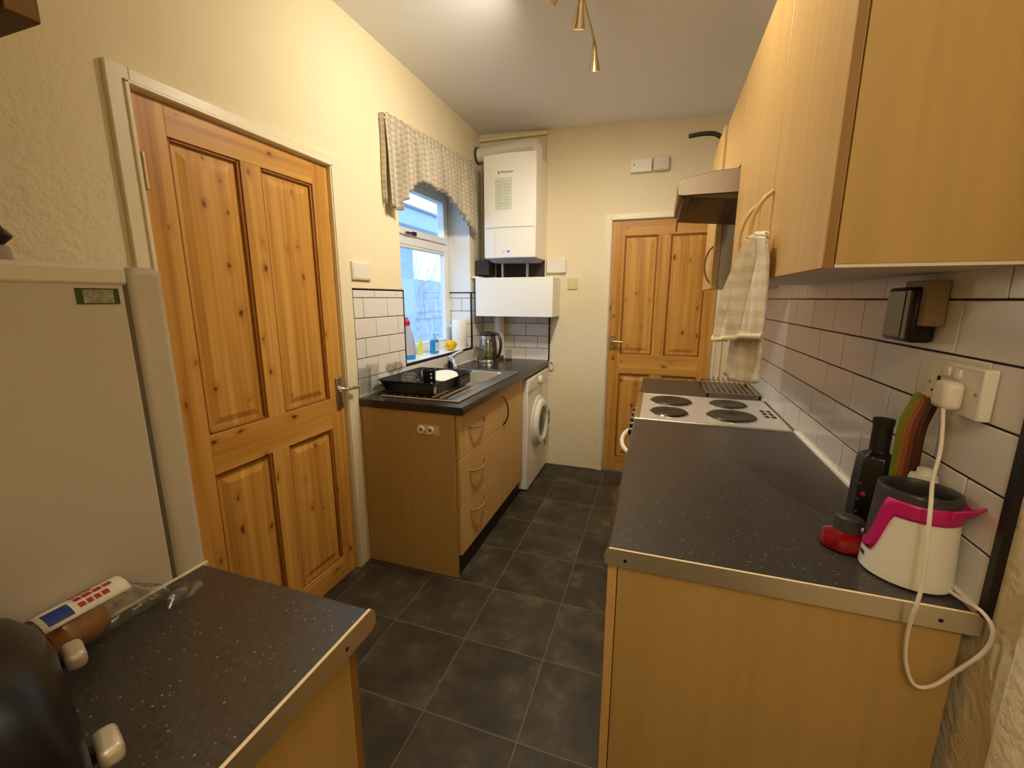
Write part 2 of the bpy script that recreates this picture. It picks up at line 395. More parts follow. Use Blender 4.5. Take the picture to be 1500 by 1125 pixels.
# ceiling leans a little: higher at the window wall
def cz(x): return 2.700 - 0.050 * (x - L)
cm = MB()
cm.hexa([(L - .25, -1.3, cz(L)), (R + .25, -1.3, cz(R)), (R + .25, F + .2, cz(R)), (L - .25, F + .2, cz(L))],
        [(L - .25, -1.3, 2.82), (R + .25, -1.3, 2.82), (R + .25, F + .2, 2.82), (L - .25, F + .2, 2.82)])
struct(cm.build('ceiling', M_CEIL), 'plain painted ceiling above the galley kitchen', 'ceiling')
w = MB(); x0, x1 = L - .25, L
w.box(x0, x1, -.14, D1a - .012, 0, WT); w.box(x0, x1, D1a - .012, D1b + .012, D1h + .012, WT)
w.box(x0, x1, D1b + .012, WYa, 0, WT); w.box(x0, x1, WYa, WYb, 0, WZa - .012); w.box(x0, x1, WYa, WYb, WZb, WT); w.box(x0, x1, WYb, F, 0, WT)
wl = struct(w.build('wall_left', M_ARTEX), 'cream textured plaster wall with the pine door and the window', 'wall')
w = MB(); y0, y1 = F, F + .15
w.box(L - .25, D2a - .012, y0, y1, 0, WT); w.box(D2a - .012, D2b + .012, y0, y1, D2h + .012, WT); w.box(D2b + .012, R + .15, y0, y1, 0, WT)
wf = struct(w.build('wall_far', M_WALL), 'cream end wall carrying the boiler and the far pine door', 'wall')
wr = struct(box(R + .008, R + .16, -1.3, F, 0, WT).build('wall_right', M_ARTEX), 'cream plaster wall behind the cooker and the wall cupboards', 'wall')
w = MB(); w.box(L - .25, -.30, -.28, -.14, 0, WT); w.box(-.44, -.30, -1.3, -.28, 0, WT); w.box(-.44, R + .16, -1.42, -1.3, 0, WT)
struct(w.build('wall_back', M_WALL), 'cream wall behind the viewer at the near end of the kitchen', 'wall')
# rounded plaster nib on the right wall beyond the tiles
nb = MB()
prof = [(R + .01, .66), (R - .004, .67), (R - .012, .69), (R - .012, .72), (R - .006, .745), (R + .01, .765)]
prof = [(R + .01, .40), (R - .022, .41), (R - .024, .68), (R - .020, .715), (R - .008, .74), (R + .01, .752)]
nb.prism(prof, 'z', 0, 1.02)
o = nb.build('trim_1', M_ARTEX, bevel=.012, seg=3); struct(o, 'rounded plaster bulge low on the near right wall', 'trim')

# --- tiling
def tile_field(name, parent, fmap, u0, u1, v0, v1, vtop, pitch_v, phases, pitch_u, holes=(), th=.0075, joint=.0031):
    m = MB(); rows = []; v = vtop; k = 0
    bounds = [v1]
    vv = vtop
    while vv > v0 + 1e-4:
        if vv < v1 - 1e-4: bounds.append(vv)
        vv -= pitch_v
    bounds.append(v0)
    for hi, lo in zip(bounds, bounds[1:]):
        if hi - lo < .008: continue
        kk = round((vtop - (hi if hi in (v1,) and hi > vtop else hi)) / pitch_v) if hi <= vtop + 1e-6 else -1
        ph = phases[kk % 2]
        n = math.floor((u0 - ph) / pitch_u); us = [u0]; uu = ph + (n + 1) * pitch_u
        while uu < u1 - 1e-4:
            if uu > u0 + .006: us.append(uu)
            uu += pitch_u
        us.append(u1)
        for a, b in zip(us, us[1:]):
            if b - a < .012: continue
            j = joint / 2
            dd = [th + random.uniform(-.0004, .0004) for _ in range(4)]
            jv = j * 1.25
            c = [(a + j, lo + jv), (b - j, lo + jv), (b - j, hi - jv), (a + j, hi - jv)]
            m.hexa([fmap(p[0], p[1], 0.001) for p in c], [fmap(p[0], p[1], d) for p, d in zip(c, dd)])
    return m.build(name, M_TILE, parent, bevel=.0016, seg=2)
def grout(parent, fmap, u0, u1, v0, v1):
    m = MB(); c = [(u0, v0), (u1, v0), (u1, v1), (u0, v1)]
    m.hexa([fmap(p[0], p[1], -.006) for p in c], [fmap(p[0], p[1], .0052) for p in c])
    return m.build('grout', M_GROUT, parent)
fr = lambda u, v, d: (R + .008 - d, u, v)
fl = lambda u, v, d: (L + d, u, v)
ff = lambda u, v, d: (u, F - d, v)
fj = lambda u, v, d: (u, WYb - d, v)
tile_field('tiles', wr, fr, .826, 2.90, .91, 1.50, 1.412, .1015, (1.425, 1.324), .2025); grout(wr, fr, .826, 2.90, .91, 1.50)
box(R - .0035, R + .01, .811, .826, .91, 1.50).build('tile_edge_trim', M_TRIMB, wr)
PH = (1.865, 1.963)
for a, b, lo, hi in ((1.79, WYa - .004, .91, 1.455), (WYa - .004, WYb + .004, .91, WZa - .012), (WYb + .004, F - .008, .91, 1.455)):
    tile_field('tiles', wl, fl, a, b, lo, hi, 1.416, .1025, PH, .2065); grout(wl, fl, a, b, lo, hi)
t = MB(); t.box(L, L + .009, 1.79, WYa, 1.455, 1.463); t.box(L, L + .009, WYb, F - .008, 1.455, 1.463)
t.box(L - .004, L + .0095, WYa - .005, WYa + .003, WZa - .008, 1.463); t.box(L - .004, L + .0095, WYb - .003, WYb + .005, WZa - .008, 1.463)
t.box(L - .002, L + .0095, WYa, WYb, WZa - .012, WZa + .001)
t.build('tile_edge_trim', M_TRIMB, wl)
tile_field('tiles', wf, ff, L + .008, -.85, .91, 1.455, 1.416, .1025, (-1.249, -1.146), .2025); grout(wf, ff, L + .008, -.85, .91, 1.455)
t = MB(); t.box(-.851, -.840, F - .010, F, .91, 1.463); t.box(L + .01, -.84, F - .0095, F, 1.455, 1.463)
t.build('tile_edge_trim', M_TRIMB, wf)
tile_field('tiles', wl, fj, L - .20, L - .002, WZa + .012, 1.455, 1.416, .1025, (-1.52, -1.62), .2025); grout(wl, fj, L - .20, L - .002, WZa + .012, 1.455)
box(L - .20, L, WYb - .0095, WYb, 1.455, 1.463).build('tile_edge_trim', M_TRIMB, wl)
# thin vertical pipe casing on the end wall right of the boiler
o = MB().prism([(-.892, F - .012), (-.886, F - .02), (-.880, F - .012), (-.880, F), (-.892, F)], 'z', 1.585, 2.655).build('trim_2', M_WALL)
struct(o, 'slim painted vertical batten beside the boiler on the end wall', 'trim')
o = box(L, -.88, F - .035, F, 2.628, 2.652).build('trim_3', M_WALL, bevel=.004); struct(o, 'painted horizontal batten under the ceiling above the boiler', 'trim')
# cream patch panel on the far side of the worktop (between worktop end and the far door frame)
box(L - .184, L - .001, WYb - .004, WYb + .002, 1.463, WZb).build('reveal_paint', mat('white reveal paint', (232, 232, 232), .7), wl)
# --- doors
def door(name, along, face, a, b, h, hinge_low, panels, label, lintel=True):
    """along: 'y' -> leaf lies in the YZ plane facing +X at x=face ; 'x' -> leaf in XZ facing -Y at y=face"""
    T = .038
    def bx(m, u0, u1, d0, d1, z0, z1):      # d: depth into the wall
        if along == 'y': m.box(face - d1, face - d0, u0, u1, z0, z1)
        else: m.box(u0, u1, face + d0, face + d1, z0, z1)
        return m
    root = thing(name, label, 'door', ((face, (a + b) / 2, 0) if along == 'y' else ((a + b) / 2, face, 0)))
    root['kind'] = 'structure'
    ga, gb = a + .003, b - .003
    # frame lining and architrave
    fm = MB(); aw = .056
    bx(fm, a - .012, a, 0, .12, 0, h + .012); bx(fm, b, b + .012, 0, .12, 0, h + .012); bx(fm, a, b, 0, .12, h + .002, h + .012)
    pr = .016
    for (u0, u1, z0, z1) in ((a - aw, a + .0, 0, h + aw - .006), (b, b + aw + .035 if along == 'y' else b + aw, 0, h + aw - .006), (a, b, h + .004, h + aw - .006)):
        bx(fm, u0, u1, -pr, .001, z0, z1)
    bead = .012
    for (u0, u1, z0, z1) in ((a - .016, a - .004, 0, h + .016), (b + .004, b + .016, 0, h + .016), (a - .016, b + .016, h + .006, h + .018)):
        bx(fm, u0, u1, -pr - .006, -pr + .002, z0, z1)
    fm.build('frame', M_GLOSSW, root, bevel=.003)
    # members: outer stiles full height, muntin between, rails
    (p1, p2), (zl0, zl1), (zu0, zu1) = panels
    for (u0, u1) in ((ga, p1[0]), (p2[1], gb)):
        bx(MB(), u0, u1, .004, .004 + T, .006, h).build('stile', M_PINEV, root, bevel=.0015)
    for (z0, z1) in ((zl0, zl1), (zu0, zu1)):
        bx(MB(), p1[1], p2[0], .004, .004 + T, z0, z1).build('muntin', M_PINEV, root, bevel=.001)
    for (z0, z1) in ((.006, zl0), (zl1, zu0), (zu1, h)):
        bx(MB(), p1[0], p2[1], .004, .004 + T, z0, z1).build('rail', M_PINEH, root, bevel=.001)
    for (u0, u1) in (p1, p2):
        for (z0, z1) in ((zl0, zl1), (zu0, zu1)):
            m = MB(); bx(m, u0, u1, .020, .030, z0, z1)
            # raised field with sloped margin
            i0, i1 = .030, .052
            def pt(u, d, z): return (face - d, u, z) if along == 'y' else (u, face + d, z)
            o_ = [(u0 + i0, z0 + i0), (u1 - i0, z0 + i0), (u1 - i0, z1 - i0), (u0 + i0, z1 - i0)]
            n_ = [(u0 + i1, z0 + i1), (u1 - i1, z0 + i1), (u1 - i1, z1 - i1), (u0 + i1, z1 - i1)]
            m.hexa([pt(p[0], .0195, p[1]) for p in o_], [pt(p[0], .0115, p[1]) for p in n_])
            pn = m.build('panel', M_PINEV, root)
            # moulding round the panel
            mm = MB(); g = .011
            for (a0, a1, b0, b1) in ((u0, u0 + g, z0, z1), (u1 - g, u1, z0, z1), (u0 + g, u1 - g, z0, z0 + g), (u0 + g, u1 - g, z1 - g, z1)):
                bx(mm, a0, a1, .009, .020, b0, b1)
            mm.build('moulding', M_GROOVE, pn, bevel=.004)
    return root, bx

d1, bx1 = door('door_1', 'y', L, D1a, D1b, D1h, 'a', (((1.008, 1.25), (1.333, 1.592)), (.12, .80), (.945, 1.893)),
               'large knotty pine four-panel door in the left wall beside the fridge')
# hinges
for z in (1.722, .25):
    h = MB(); h.cyl((L + .016, .919, z), (L + .016, .919, z + .10), .0065, seg=12)
    for q in range(1, 5): h.cyl((L + .016, .919, z + .02 * q - .001), (L + .016, .919, z + .02 * q + .001), .0074, seg=12)
    h.box(L - .004, L + .014, .915, .923, z, z + .10)
    h.build('hinge', M_BRASS, d1, smooth=True)
h = MB(); h.box(L - .004, L + .005, 1.632, 1.668, .885, 1.04); hb = h.build('handle', M_STEELD, d1, bevel=.003)
h = MB(); h.tube(spline([(L, 1.65, .985), (L + .03, 1.65, .985), (L + .048, 1.655, .985), (L + .052, 1.69, .985), (L + .05, 1.735, .983)]), .008, 10); h.cyl((L + .003, 1.65, .985), (L + .012, 1.65, .985), .014)
h.build('lever', M_CHROME, hb, smooth=True)

d2, bx2 = door('door_2', 'x', F, D2a, D2b, D2h, 'b', (((-.275, -.038), (.05, .30)), (.13, .83), (.985, 1.875)),
               'knotty pine four-panel door in the end wall past the cooker')
h = box(-.352, -.318, F - .006, F + .005, 1.02, 1.13).build('handle', M_STEELD, d2, bevel=.003)
m_ = MB(); m_.tube(spline([(-.335, F, 1.085), (-.335, F - .03, 1.085), (-.33, F - .048, 1.085), (-.30, F - .05, 1.085), (-.25, F - .048, 1.083)]), .008, 10)
m_.build('lever', M_BRASS, h, smooth=True)
box(-.345, -.325, F - .004, F + .005, 1.27, 1.30).build('escutcheon', M_BRASS, d2, bevel=.002)

# --- window
wx0, wx1 = L - .235, L - .185         # frame depth
win = thing('window_1', 'white plastic window over the sink, small opening light above a large pane', 'window', (wx1, (WYa + WYb) / 2, WZa))
win['kind'] = 'structure'
m = MB(); fw = .055
zt0, zt1 = 1.765, 1.825
m.box(wx0, wx1, WYa, WYa + fw, WZa, WZb); m.box(wx0, wx1, WYb - fw, WYb, WZa, WZb)
m.box(wx0, wx1, WYa + fw, WYb - fw, WZa, WZa + fw); m.box(wx0, wx1, WYa + fw, WYb - fw, WZb - fw, WZb); m.box(wx0, wx1, WYa + fw, WYb - fw, zt0, zt1)
m.build('frame', M_UPVC, win, bevel=.006)
def sash(z0, z1, fwid, proud):
    s = MB(); a, b = WYa + fw, WYb - fw
    X0, X1 = wx0 + .005, wx1 + proud
    s.box(X0, X1, a, a + fwid, z0, z1); s.box(X0, X1, b - fwid, b, z0, z1); s.box(X0, X1, a + fwid, b - fwid, z0, z0 + fwid); s.box(X0, X1, a + fwid, b - fwid, z1 - fwid, z1)
    so = s.build('sash', M_UPVC, win, bevel=.005)
    box(wx0 + .02, wx0 + .026, a + fwid - .004, b - fwid + .004, z0 + fwid - .004, z1 - fwid + .004).build('pane', M_PANE, so)
    return so
s1 = sash(zt1, WZb - fw, .045, .014); sash(WZa + fw, zt0, .018, -.004)
m = MB(); m.box(wx1 + .012, wx1 + .024, 2.66, 2.70, zt1 + .005, zt1 + .03); m.tube([(wx1 + .026, 2.68, zt1 + .018), (wx1 + .032, 2.62, zt1 + .014), (wx1 + .03, 2.56, zt1 + .012)], .006, 8)
m.build('catch', M_BLACKM, win, smooth=True)
box(L - .185, L + .002, WYa + .001, WYb - .009, WZa - .011, WZa).build('sill', M_UPVC, win, bevel=.002)

# ================================================================== OUTSIDE
o = box(-9, L - .26, -2, 12, -.35, -.3).build('ground_outside', M_PAVE); struct(o, 'pale paved yard beyond the window', 'ground')
o = box(-3.75, -3.4, 2.6, 5.6, -.3, 2.28).build('outhouse_wall', M_SKYW); tag(o, 'plain rendered outhouse wall seen at the left of the window', 'wall')
cp = thing('canopy_roof', 'flat canopy roof edge crossing the top of the window view', 'roof', (-3.3, 5.5, 2.3))
box(-3.7, -2.98, 2.6, 8.6, 2.30, 2.50).build('fascia', M_SKYW, cp); box(-3.72, -2.95, 2.58, 8.62, 2.50, 2.53).build('roof_edge', mat('roof felt', (120, 126, 136), .8), cp)
for y in (6.1, 8.3): box(-3.12, -3.04, y, y + .07, -.3, 2.30).build('post', M_SKYW, cp)
fe = thing('garden_fence', 'weathered board fence standing in the yard outside the window', 'fence', (-3.6, 8, -.3))
m = MB(); y = 5.62
while y < 11.5:
    m.box(-3.62 - .01 * (int(y * 10) % 2), -3.60, y, y + .148, -.3, 1.70 + random.uniform(-.01, .01)); y += .152
m.build('boards', M_FENCE, fe)
box(-3.60, -3.55, 5.62, 11.5, 1.1, 1.18).build('rail', M_FENCE, fe)
# bare pale shrub above the fence
sh = thing('shrub', 'pale twiggy shrub rising above the yard fence', 'shrub', (-4.4, 7.2, -.3))
m = MB()
for k in range(16):
    y = random.uniform(6.3, 8.3); x = random.uniform(-4.7, -4.1); pts = [(x, y, .6)]; d = random.uniform(-.3, .3)
    for q in range(1, 7): pts.append((x + random.uniform(-.1, .1), y + d * q / 3 + .1 * math.sin(q * 1.6 + k), .6 + q * random.uniform(.2, .27)))
    m.tube(spline(pts, 3), .013, 5)
m.tube([(-4.4, 7.2, -.3), (-4.4, 7.25, .7)], .07, 8)
m.build('twigs', M_LEAF, sh, smooth=True)

# ================================================================== FRIDGE
fg = thing('fridge', 'tall white fridge standing left of the pine door with its side to the viewer', 'fridge', (-1.10, .2, 0))
fx0, fx1 = -1.405, -.806
box(fx0, fx1, -.10, .462, .03, 1.452).build('body', M_FRIDGE, fg, bevel=.004)
box(fx0 - .002, fx1 + .003, -.10, .468, 1.432, 1.462).build('top_cap', M_WHITEP, fg, bevel=.006)
box(fx0 + .008, fx1 - .008, .462, .472, .05, 1.44).build('door_seal', mat('grey seal', (112, 104, 96), .7), fg)
dr = box(fx0, fx1 + .003, .472, .522, .56, 1.462).build('door', M_FRIDGE, fg, bevel=.012, seg=3)
box(fx0, fx1 + .003, .472, .522, .035, .548).build('door', M_FRIDGE, fg, bevel=.012, seg=3)
box(fx0 + .03, fx0 + .05, .522, .545, .75, 1.05).build('handle', M_WHITEP, dr, bevel=.006)
for x in (fx0 + .05, fx1 - .05):
    for y in (-.05, .42): MB().cyl((x, y, 0), (x, y, .032), .018).build('foot', M_BLACKM, fg)
m = box(fx1 - .001, fx1 + .0012, .3995, .4535, 1.404, 1.4275).build('sticker', M_STGREEN, fg, label='green bordered rating sticker')
box(fx1, fx1 + .0018, .4075, .4455, 1.4055, 1.4255).build('sticker_face', M_STPALE, m)
# bottle on the fridge
bt = thing('bottle', 'pale bottle with dark pointed cap on top of the fridge at its far left', 'bottle', (-1.0, .410, 1.462))
MB().lathe((-1.0, .410, 1.4625), [(.014, 0), (.015, .003), (.015, .026), (.012, .032), (.006, .034)], 20).build('body', mat('pale lilac plastic', (176, 164, 160), .4), bt, smooth=True)
MB().lathe((-1.0, .410, 1.4945), [(.006, 0), (.019, .014), (.019, .017), (.009, .030), (.004, .044), (.0, .046)], 20).build('cap', M_BLACK, bt, smooth=True)

# ================================================================== NEAR LEFT WORKTOP AND UNIT
nw = thing('worktop', 'short speckled dark worktop with metal end strip beside the fridge', 'worktop', (-.6, .2, .872))
prof = [(-.135, .872), (.512, .872), (.520, .880), (.522, .891), (.519, .903), (.510, .910), (-.135, .910)]
MB().prism(prof, 'x', -.800, -.421).build('slab', M_TOP, nw, smooth=True, ang=40)
prof2 = [(-.135, .8715), (.513, .8715), (.522, .880), (.5235, .891), (.520, .904), (.511, .9108), (-.135, .9108)]
es = MB().prism(prof2, 'x', -.4215, -.4180).build('end_strip', M_ALU, nw, smooth=True, ang=40, label='metal strip closing the right end')
MB().cyl((-.4187, .452, .888), (-.4175, .452, .888), .0035, seg=14).build('screw', M_BLACKM, es)
box(-.4228, -.4176, -.135, .5125, .9098, .9118).build('painted_glint', mat('cream joint and painted glint', (236, 220, 180), .3), es, bevel=.0008)  # lamp glint on the strip's top edge, put into a pale colour
box(-.8045, -.7985, -.135, .521, .905, .9135).build('joint_strip', mat('cream joint and painted glint', (236, 220, 180), .3), nw, bevel=.0015)
nu = thing('base_unit', 'beech base cupboard under the short worktop beside the fridge', 'cupboard', (-.6, .2, 0))
box(-.795, -.440, -.13, .478, .12, .871).build('carcass', M_BEECHP, nu)
box(-.795, -.441, .479, .497, .13, .866).build('door', M_EDGE, nu, bevel=.0015)
box(-.795, -.46, .38, .42, 0, .12).build('plinth', M_PLINTH, nu)
dh = MB(); dh.tube(arc((-.48, .497, .60), (-.48, .497, .78), (0, .03, 0)), .005, 8); dh.build('handle', M_STEELD, nu, smooth=True)

# ---- toaster
ts = thing('toaster', 'black rounded toaster with chrome levers on the short worktop, cut off at bottom left', 'toaster', (-.60, .108, .9101), math.radians(-18.5))
def rounded(w, d, z0, z1, r, taper, n=8):
    m = MB(); rings = []
    return m
m = MB()
prof = []   # arched end profile in local x,z, extruded in depth with rounded ends
N = 28
def arch(t, s):   # t 0..1 over the arch, s size factor
    hw, hh = .168 * s, .199
    a = PI * t
    x = -hw * math.copysign(abs(math.cos(a)) ** .80, math.cos(a)); z = .012 + (hh - .012) * (abs(math.sin(a)) ** .86) * (.9 + .1 * s)
    return x, z
rings = []
for yy, s, zf in ((-.105, .88, .88), (-.092, .95, .96), (-.06, 1, 1), (.015, 1, 1), (.055, .99, .955), (.082, .97, .87), (.100, .94, .73), (.108, .90, .58)):
    ring = []
    for i in range(N + 1):
        x, z = arch(i / N, s); ring.append(m.bm.verts.new((x, yy, z * zf)))
    rings.append(ring)
for a, b in zip(rings, rings[1:]):
    for i in range(N): m.face([a[i], a[i + 1], b[i + 1], b[i]])
    m.face([a[N], a[0], b[0], b[N]])
m.face(rings[0][::-1]); m.face(rings[-1])
m.build('body', mat('glossy black shell', (10, 9, 8), .32, spec=.3), ts, smooth=True, local=True, ang=60)
box(-.135, .135, -.085, .09, 0, .014).build('base', M_BLACKM, ts, local=True, bevel=.004)
for x in (-.065, .065):
    box(x - .018, x + .018, -.075, .06, .176, .1915).build('slot', M_DARKIN, ts, local=True, bevel=.003)
for x, zz in ((-.088, .079), (.082, .073)):
    l = MB(); l.box(x - .006, x + .006, .10, .122, zz - .006, zz + .006); lo = l.build('lever', M_BLACKM, ts, local=True)
    box(x - .020, x + .020, .112, .132, zz - .011, zz + .011).build('lever_knob', mat('pale metal knob', (206, 196, 180), .35, metal=.35), lo, local=True, bevel=.007, seg=3)

# ---- bread pack
bp = thing('bread_pack', 'clear plastic pack of rolls with white, blue and red label beside the toaster', 'bread', (-.79, .36, .91))
def bagpt(u, v):
    # u along Y (pack length), v round the section
    y = .262 + .16 * u; a = 2 * PI * v; s = (1 - .45 * max(0, u - .62) / .38) * (.55 + .45 * min(1, u * 6))
    rx, rz = .028 * s, .036 * s * (1 - .35 * max(0, u - .7) / .3)
    cr = .0035 * math.sin(13 * u * 3 + 5 * a) + .002 * math.sin(31 * u + 3 * a)
    return (-.768 + (rx + cr) * math.cos(a), y, .912 + rz + (rz + cr * .6) * math.sin(a) * .98)
MB().grid(bagpt, 26, 20).build('bag', M_BAG, bp, smooth=True, ang=70)
m = MB(); m.lathe((-.768, .272, .944), [(0.002, 0), (.018, .004), (.025, .02), (.025, .055), (.018, .068), (.002, .072)], 18, (0, 1, 0)); m.build('bread_roll', M_BREAD, bp, smooth=True)
def lab(u, v, off=0.0):   # label wraps the top of the bag, facing up and to the room
    a = math.radians(150 - 108 * v); y = .268 + .100 * u
    return (-.768 + (.0335 + off) * math.cos(a), y, .950 + (.0385 + off) * math.sin(a))
lb = MB().grid(lambda u, v: lab(u, v), 8, 8).build('label_sheet', M_PAPER, bp, solid=.0008, smooth=True, label='white label with blue block and red print')
MB().grid(lambda u, v: lab(.06 + .28 * u, .58 + .34 * v, .0012), 5, 5).build('blue_block', M_LBLUE, lb, solid=.0004)
m = MB()
for r, (v0, v1) in enumerate(((.36, .46), (.55, .66), (.74, .86))):
    u = .42
    for q in range(4 - (r == 0)):
        wd = random.uniform(.06, .1); m.grid(lambda a, b, u=u, wd=wd, v0=v0, v1=v1: lab(u + wd * a, v0 + (v1 - v0) * b, .0012), 2, 2); u += wd + .025
m.build('red_print', M_LRED, lb, solid=.0004)
def tailpt(u, v):
    return (-.792 + .065 * u + .004 * math.sin(9 * v + 4 * u), .408 + .058 * v + .004 * math.sin(11 * u), .9125 + .016 * (1 - v) * (1 - abs(2 * u - 1)) + .0025 * math.sin(17 * u + 9 * v) + .003)
MB().grid(tailpt, 14, 10).build('bag_tail', M_BAG, bp, smooth=True, ang=80)

# ---- wall cupboard top left
wc = thing('wall_cupboard', 'dim brown wall cupboard corner above the fridge, top left of the photo', 'cupboard', (-.8, .05, 1.60))
box(-1.42, -.421, -.135, .199, 1.604, 2.30).build('carcass', M_BEECHP, wc)
box(-1.42, -.421, .2015, .2195, 1.600, 2.30).build('door', M_BROWN, wc, bevel=.0015)
MB().tube(arc((-.47, .2195, 1.75), (-.47, .2195, 1.9), (0, .03, 0)), .005, 8).build('handle', M_STEELD, wc, smooth=True)

# ================================================================== LEFT RUN
LY = 1.767
lx = L + .60
lt = thing('worktop', 'dark brown worktop under the window holding the sink', 'worktop', (L + .3, 2.6, .872))
# slab with cut-out for the bowl
bx0, bx1, by0, by1 = -1.32, -.985, 2.36, 2.75
m = MB()
edge = [(.872), (.910)]
def lslab(x0, x1, y0, y1): m.box(x0, x1, y0, y1, .872, .910)
lslab(L + .008, bx0, LY, F - .008); lslab(bx0, bx1, LY, by0); lslab(bx0, bx1, by1, F - .008)
prof = [(bx1, .872), (lx - .006, .872), (lx, .879), (lx + .0015, .891), (lx - .001, .902), (lx - .007, .910), (bx1, .910)]
m.prism(prof, 'y', LY, F - .008)
m.build('slab', M_TOPD, lt, smooth=True, ang=40)
box(L + .0075, L + .016, LY, F - .008, .9105, .918).build('sealant', M_SEAL, lt)
box(L + .016, -.855, F - .016, F - .0085, .9105, .920).build('sealant', M_SEAL, lt)

# drawer unit
FX = -.872      # front face of drawers and doors
def bow(p0, p1, out, r=.005, m=None):
    m = MB(); m.tube(arc(p0, p1, out), r, 8); return m
du = thing('drawer_unit', 'beech base unit with three drawers beside the pine door', 'cupboard', (L + .28, 2.07, 0))
box(L + .002, L + .548, LY + .010, LY + .028, 0, .871).build('end_panel', M_BEECHP, du, bevel=.001)
box(L + .02, FX - .02, LY + .028, 2.365, .12, .866).build('carcass', M_BEECHP, du)
for z0, z1, hz in ((.642, .866, .755), (.386, .638, .52), (.124, .382, .30)):
    d = box(FX - .018, FX, LY + .022, 2.367, z0, z1).build('drawer', M_BEECH, du, bevel=.0015)
    bow((FX, 1.90, hz + .02), (FX, 2.10, hz + .02), (.03, 0, -.012), .005).build('handle', M_BRASS, d, smooth=True)
box(L + .02, FX - .022, LY + .028, 2.365, 0, .12).build('plinth', M_PLINTH, du)
su = thing('sink_unit', 'beech sink base cupboard with one door left of the washing machine', 'cupboard', (L + .28, 2.6, 0))
m = MB(); m.box(L + .02, FX - .02, 2.367, 2.385, .12, .866); m.box(L + .02, FX - .02, 2.80, 2.818, .12, .866); m.box(L + .02, FX - .02, 2.385, 2.80, .12, .138); m.box(L + .02, L + .03, 2.385, 2.80, .138, .866)
m.build('carcass', M_BEECHP, su)
d = box(FX - .018, FX, 2.370, 2.82, .124, .866).build('door', M_BEECH, su, bevel=.0015)
bow((FX, 2.405, .645), (FX, 2.405, .825), (.034, 0, 0), .005).build('handle', mat('dark bronze', (92, 62, 36), .35, metal=.8), d, smooth=True)
box(L + .02, FX - .03, 2.367, 2.818, 0, .118).build('plinth', M_PLINTH, su)

# hook plate on end panel
hp = thing('hook_plate', 'small white plate with two round holders on the drawer unit end panel', 'hook', (-1.03, LY + .01, .78))
box(-1.088, -.972, LY + .006, LY + .010, .757, .806).build('plate', mat('milky plastic', (206, 186, 150), .35), hp, bevel=.002)
for x in (-1.066, -1.016):
    c = MB(); c.lathe((x, LY + .007, .783), [(.019, 0), (.020, .012), (.018, .016), (.011, .016), (.010, .006), (.001, .006)], 24, (0, -1, 0)); co = c.build('cup', M_WHITEP, hp, smooth=True)
    MB().cyl((x, LY + .0, .783), (x, LY - .003, .783), .0085).build('cup_core', mat('tan plug', (150, 112, 70), .5), co)

# washing machine
wm = thing('washing_machine', 'white front-loading washing machine at the far end of the sink worktop', 'washing machine', (-1.12, 3.15, 0))
wfx, wy0, wy1 = -.846, 2.850, 3.430
box(-1.425, wfx, wy0, wy1, .012, .850).build('body', M_WHITE, wm, bevel=.008)
wc_, wz = (wy0 + wy1) / 2, .47
MB().lathe((wfx - .004, wc_, wz), [(.205, 0), (.205, .010), (.196, .018), (.165, .022)], 40, (1, 0, 0)).build('door_surround', M_WHITEP, wm, smooth=True)
dd = MB(); dd.lathe((wfx + .012, wc_, wz), [(.178, 0), (.180, .014), (.170, .030), (.140, .036), (.118, .026), (.116, .008)], 40, (1, 0, 0)); wd = dd.build('door', M_WHITE, wm, smooth=True)
MB().lathe((wfx + .014, wc_, wz), [(.119, 0), (.117, .014), (.10, .022), (.06, .027), (.001, .029)], 32, (1, 0, 0)).build('door_glass', mat('dark door glass', (26, 26, 28), .08), wd, smooth=True)
box(wfx + .02, wfx + .052, wc_ + .150, wc_ + .178, wz - .06, wz + .06).build('door_catch', M_STEELD, wd, bevel=.006)
box(wfx - .002, wfx + .006, wy0 + .01, wy1 - .01, .752, .845).build('control_panel', M_WHITEP, wm, bevel=.003)
box(wfx + .004, wfx + .009, wy0 + .02, wy0 + .16, .765, .835).build('soap_drawer', M_WHITE, wm, bevel=.003)
MB().lathe((wfx + .004, wy0 + .30, .80), [(.034, 0), (.033, .02), (.026, .026), (.001, .026)], 28, (1, 0, 0)).build('dial', M_WHITE, wm, smooth=True)
box(wfx - .001, wfx + .0025, wy1 - .09, wy1 - .045, .20, .31).build('sticker', mat('pink sticker', (205, 110, 96), .5), wm)
for y in (wy0 + .05, wy1 - .05):
    for x in (-1.38, wfx - .05): MB().cyl((x, y, 0), (x, y, .014), .02).build('foot', M_BLACKM, wm)
# coiled cable beside the worktop end
m = MB(); m.tube([( -.822 + .018 * math.cos(a * .7), 3.45, .865 + .038 * math.sin(a * .7)) for a in range(0, 10)], .006, 8)
tag(m.build('cable_loop', M_CORD, smooth=True), 'small loop of white cable at the far end of the sink worktop', 'cable')

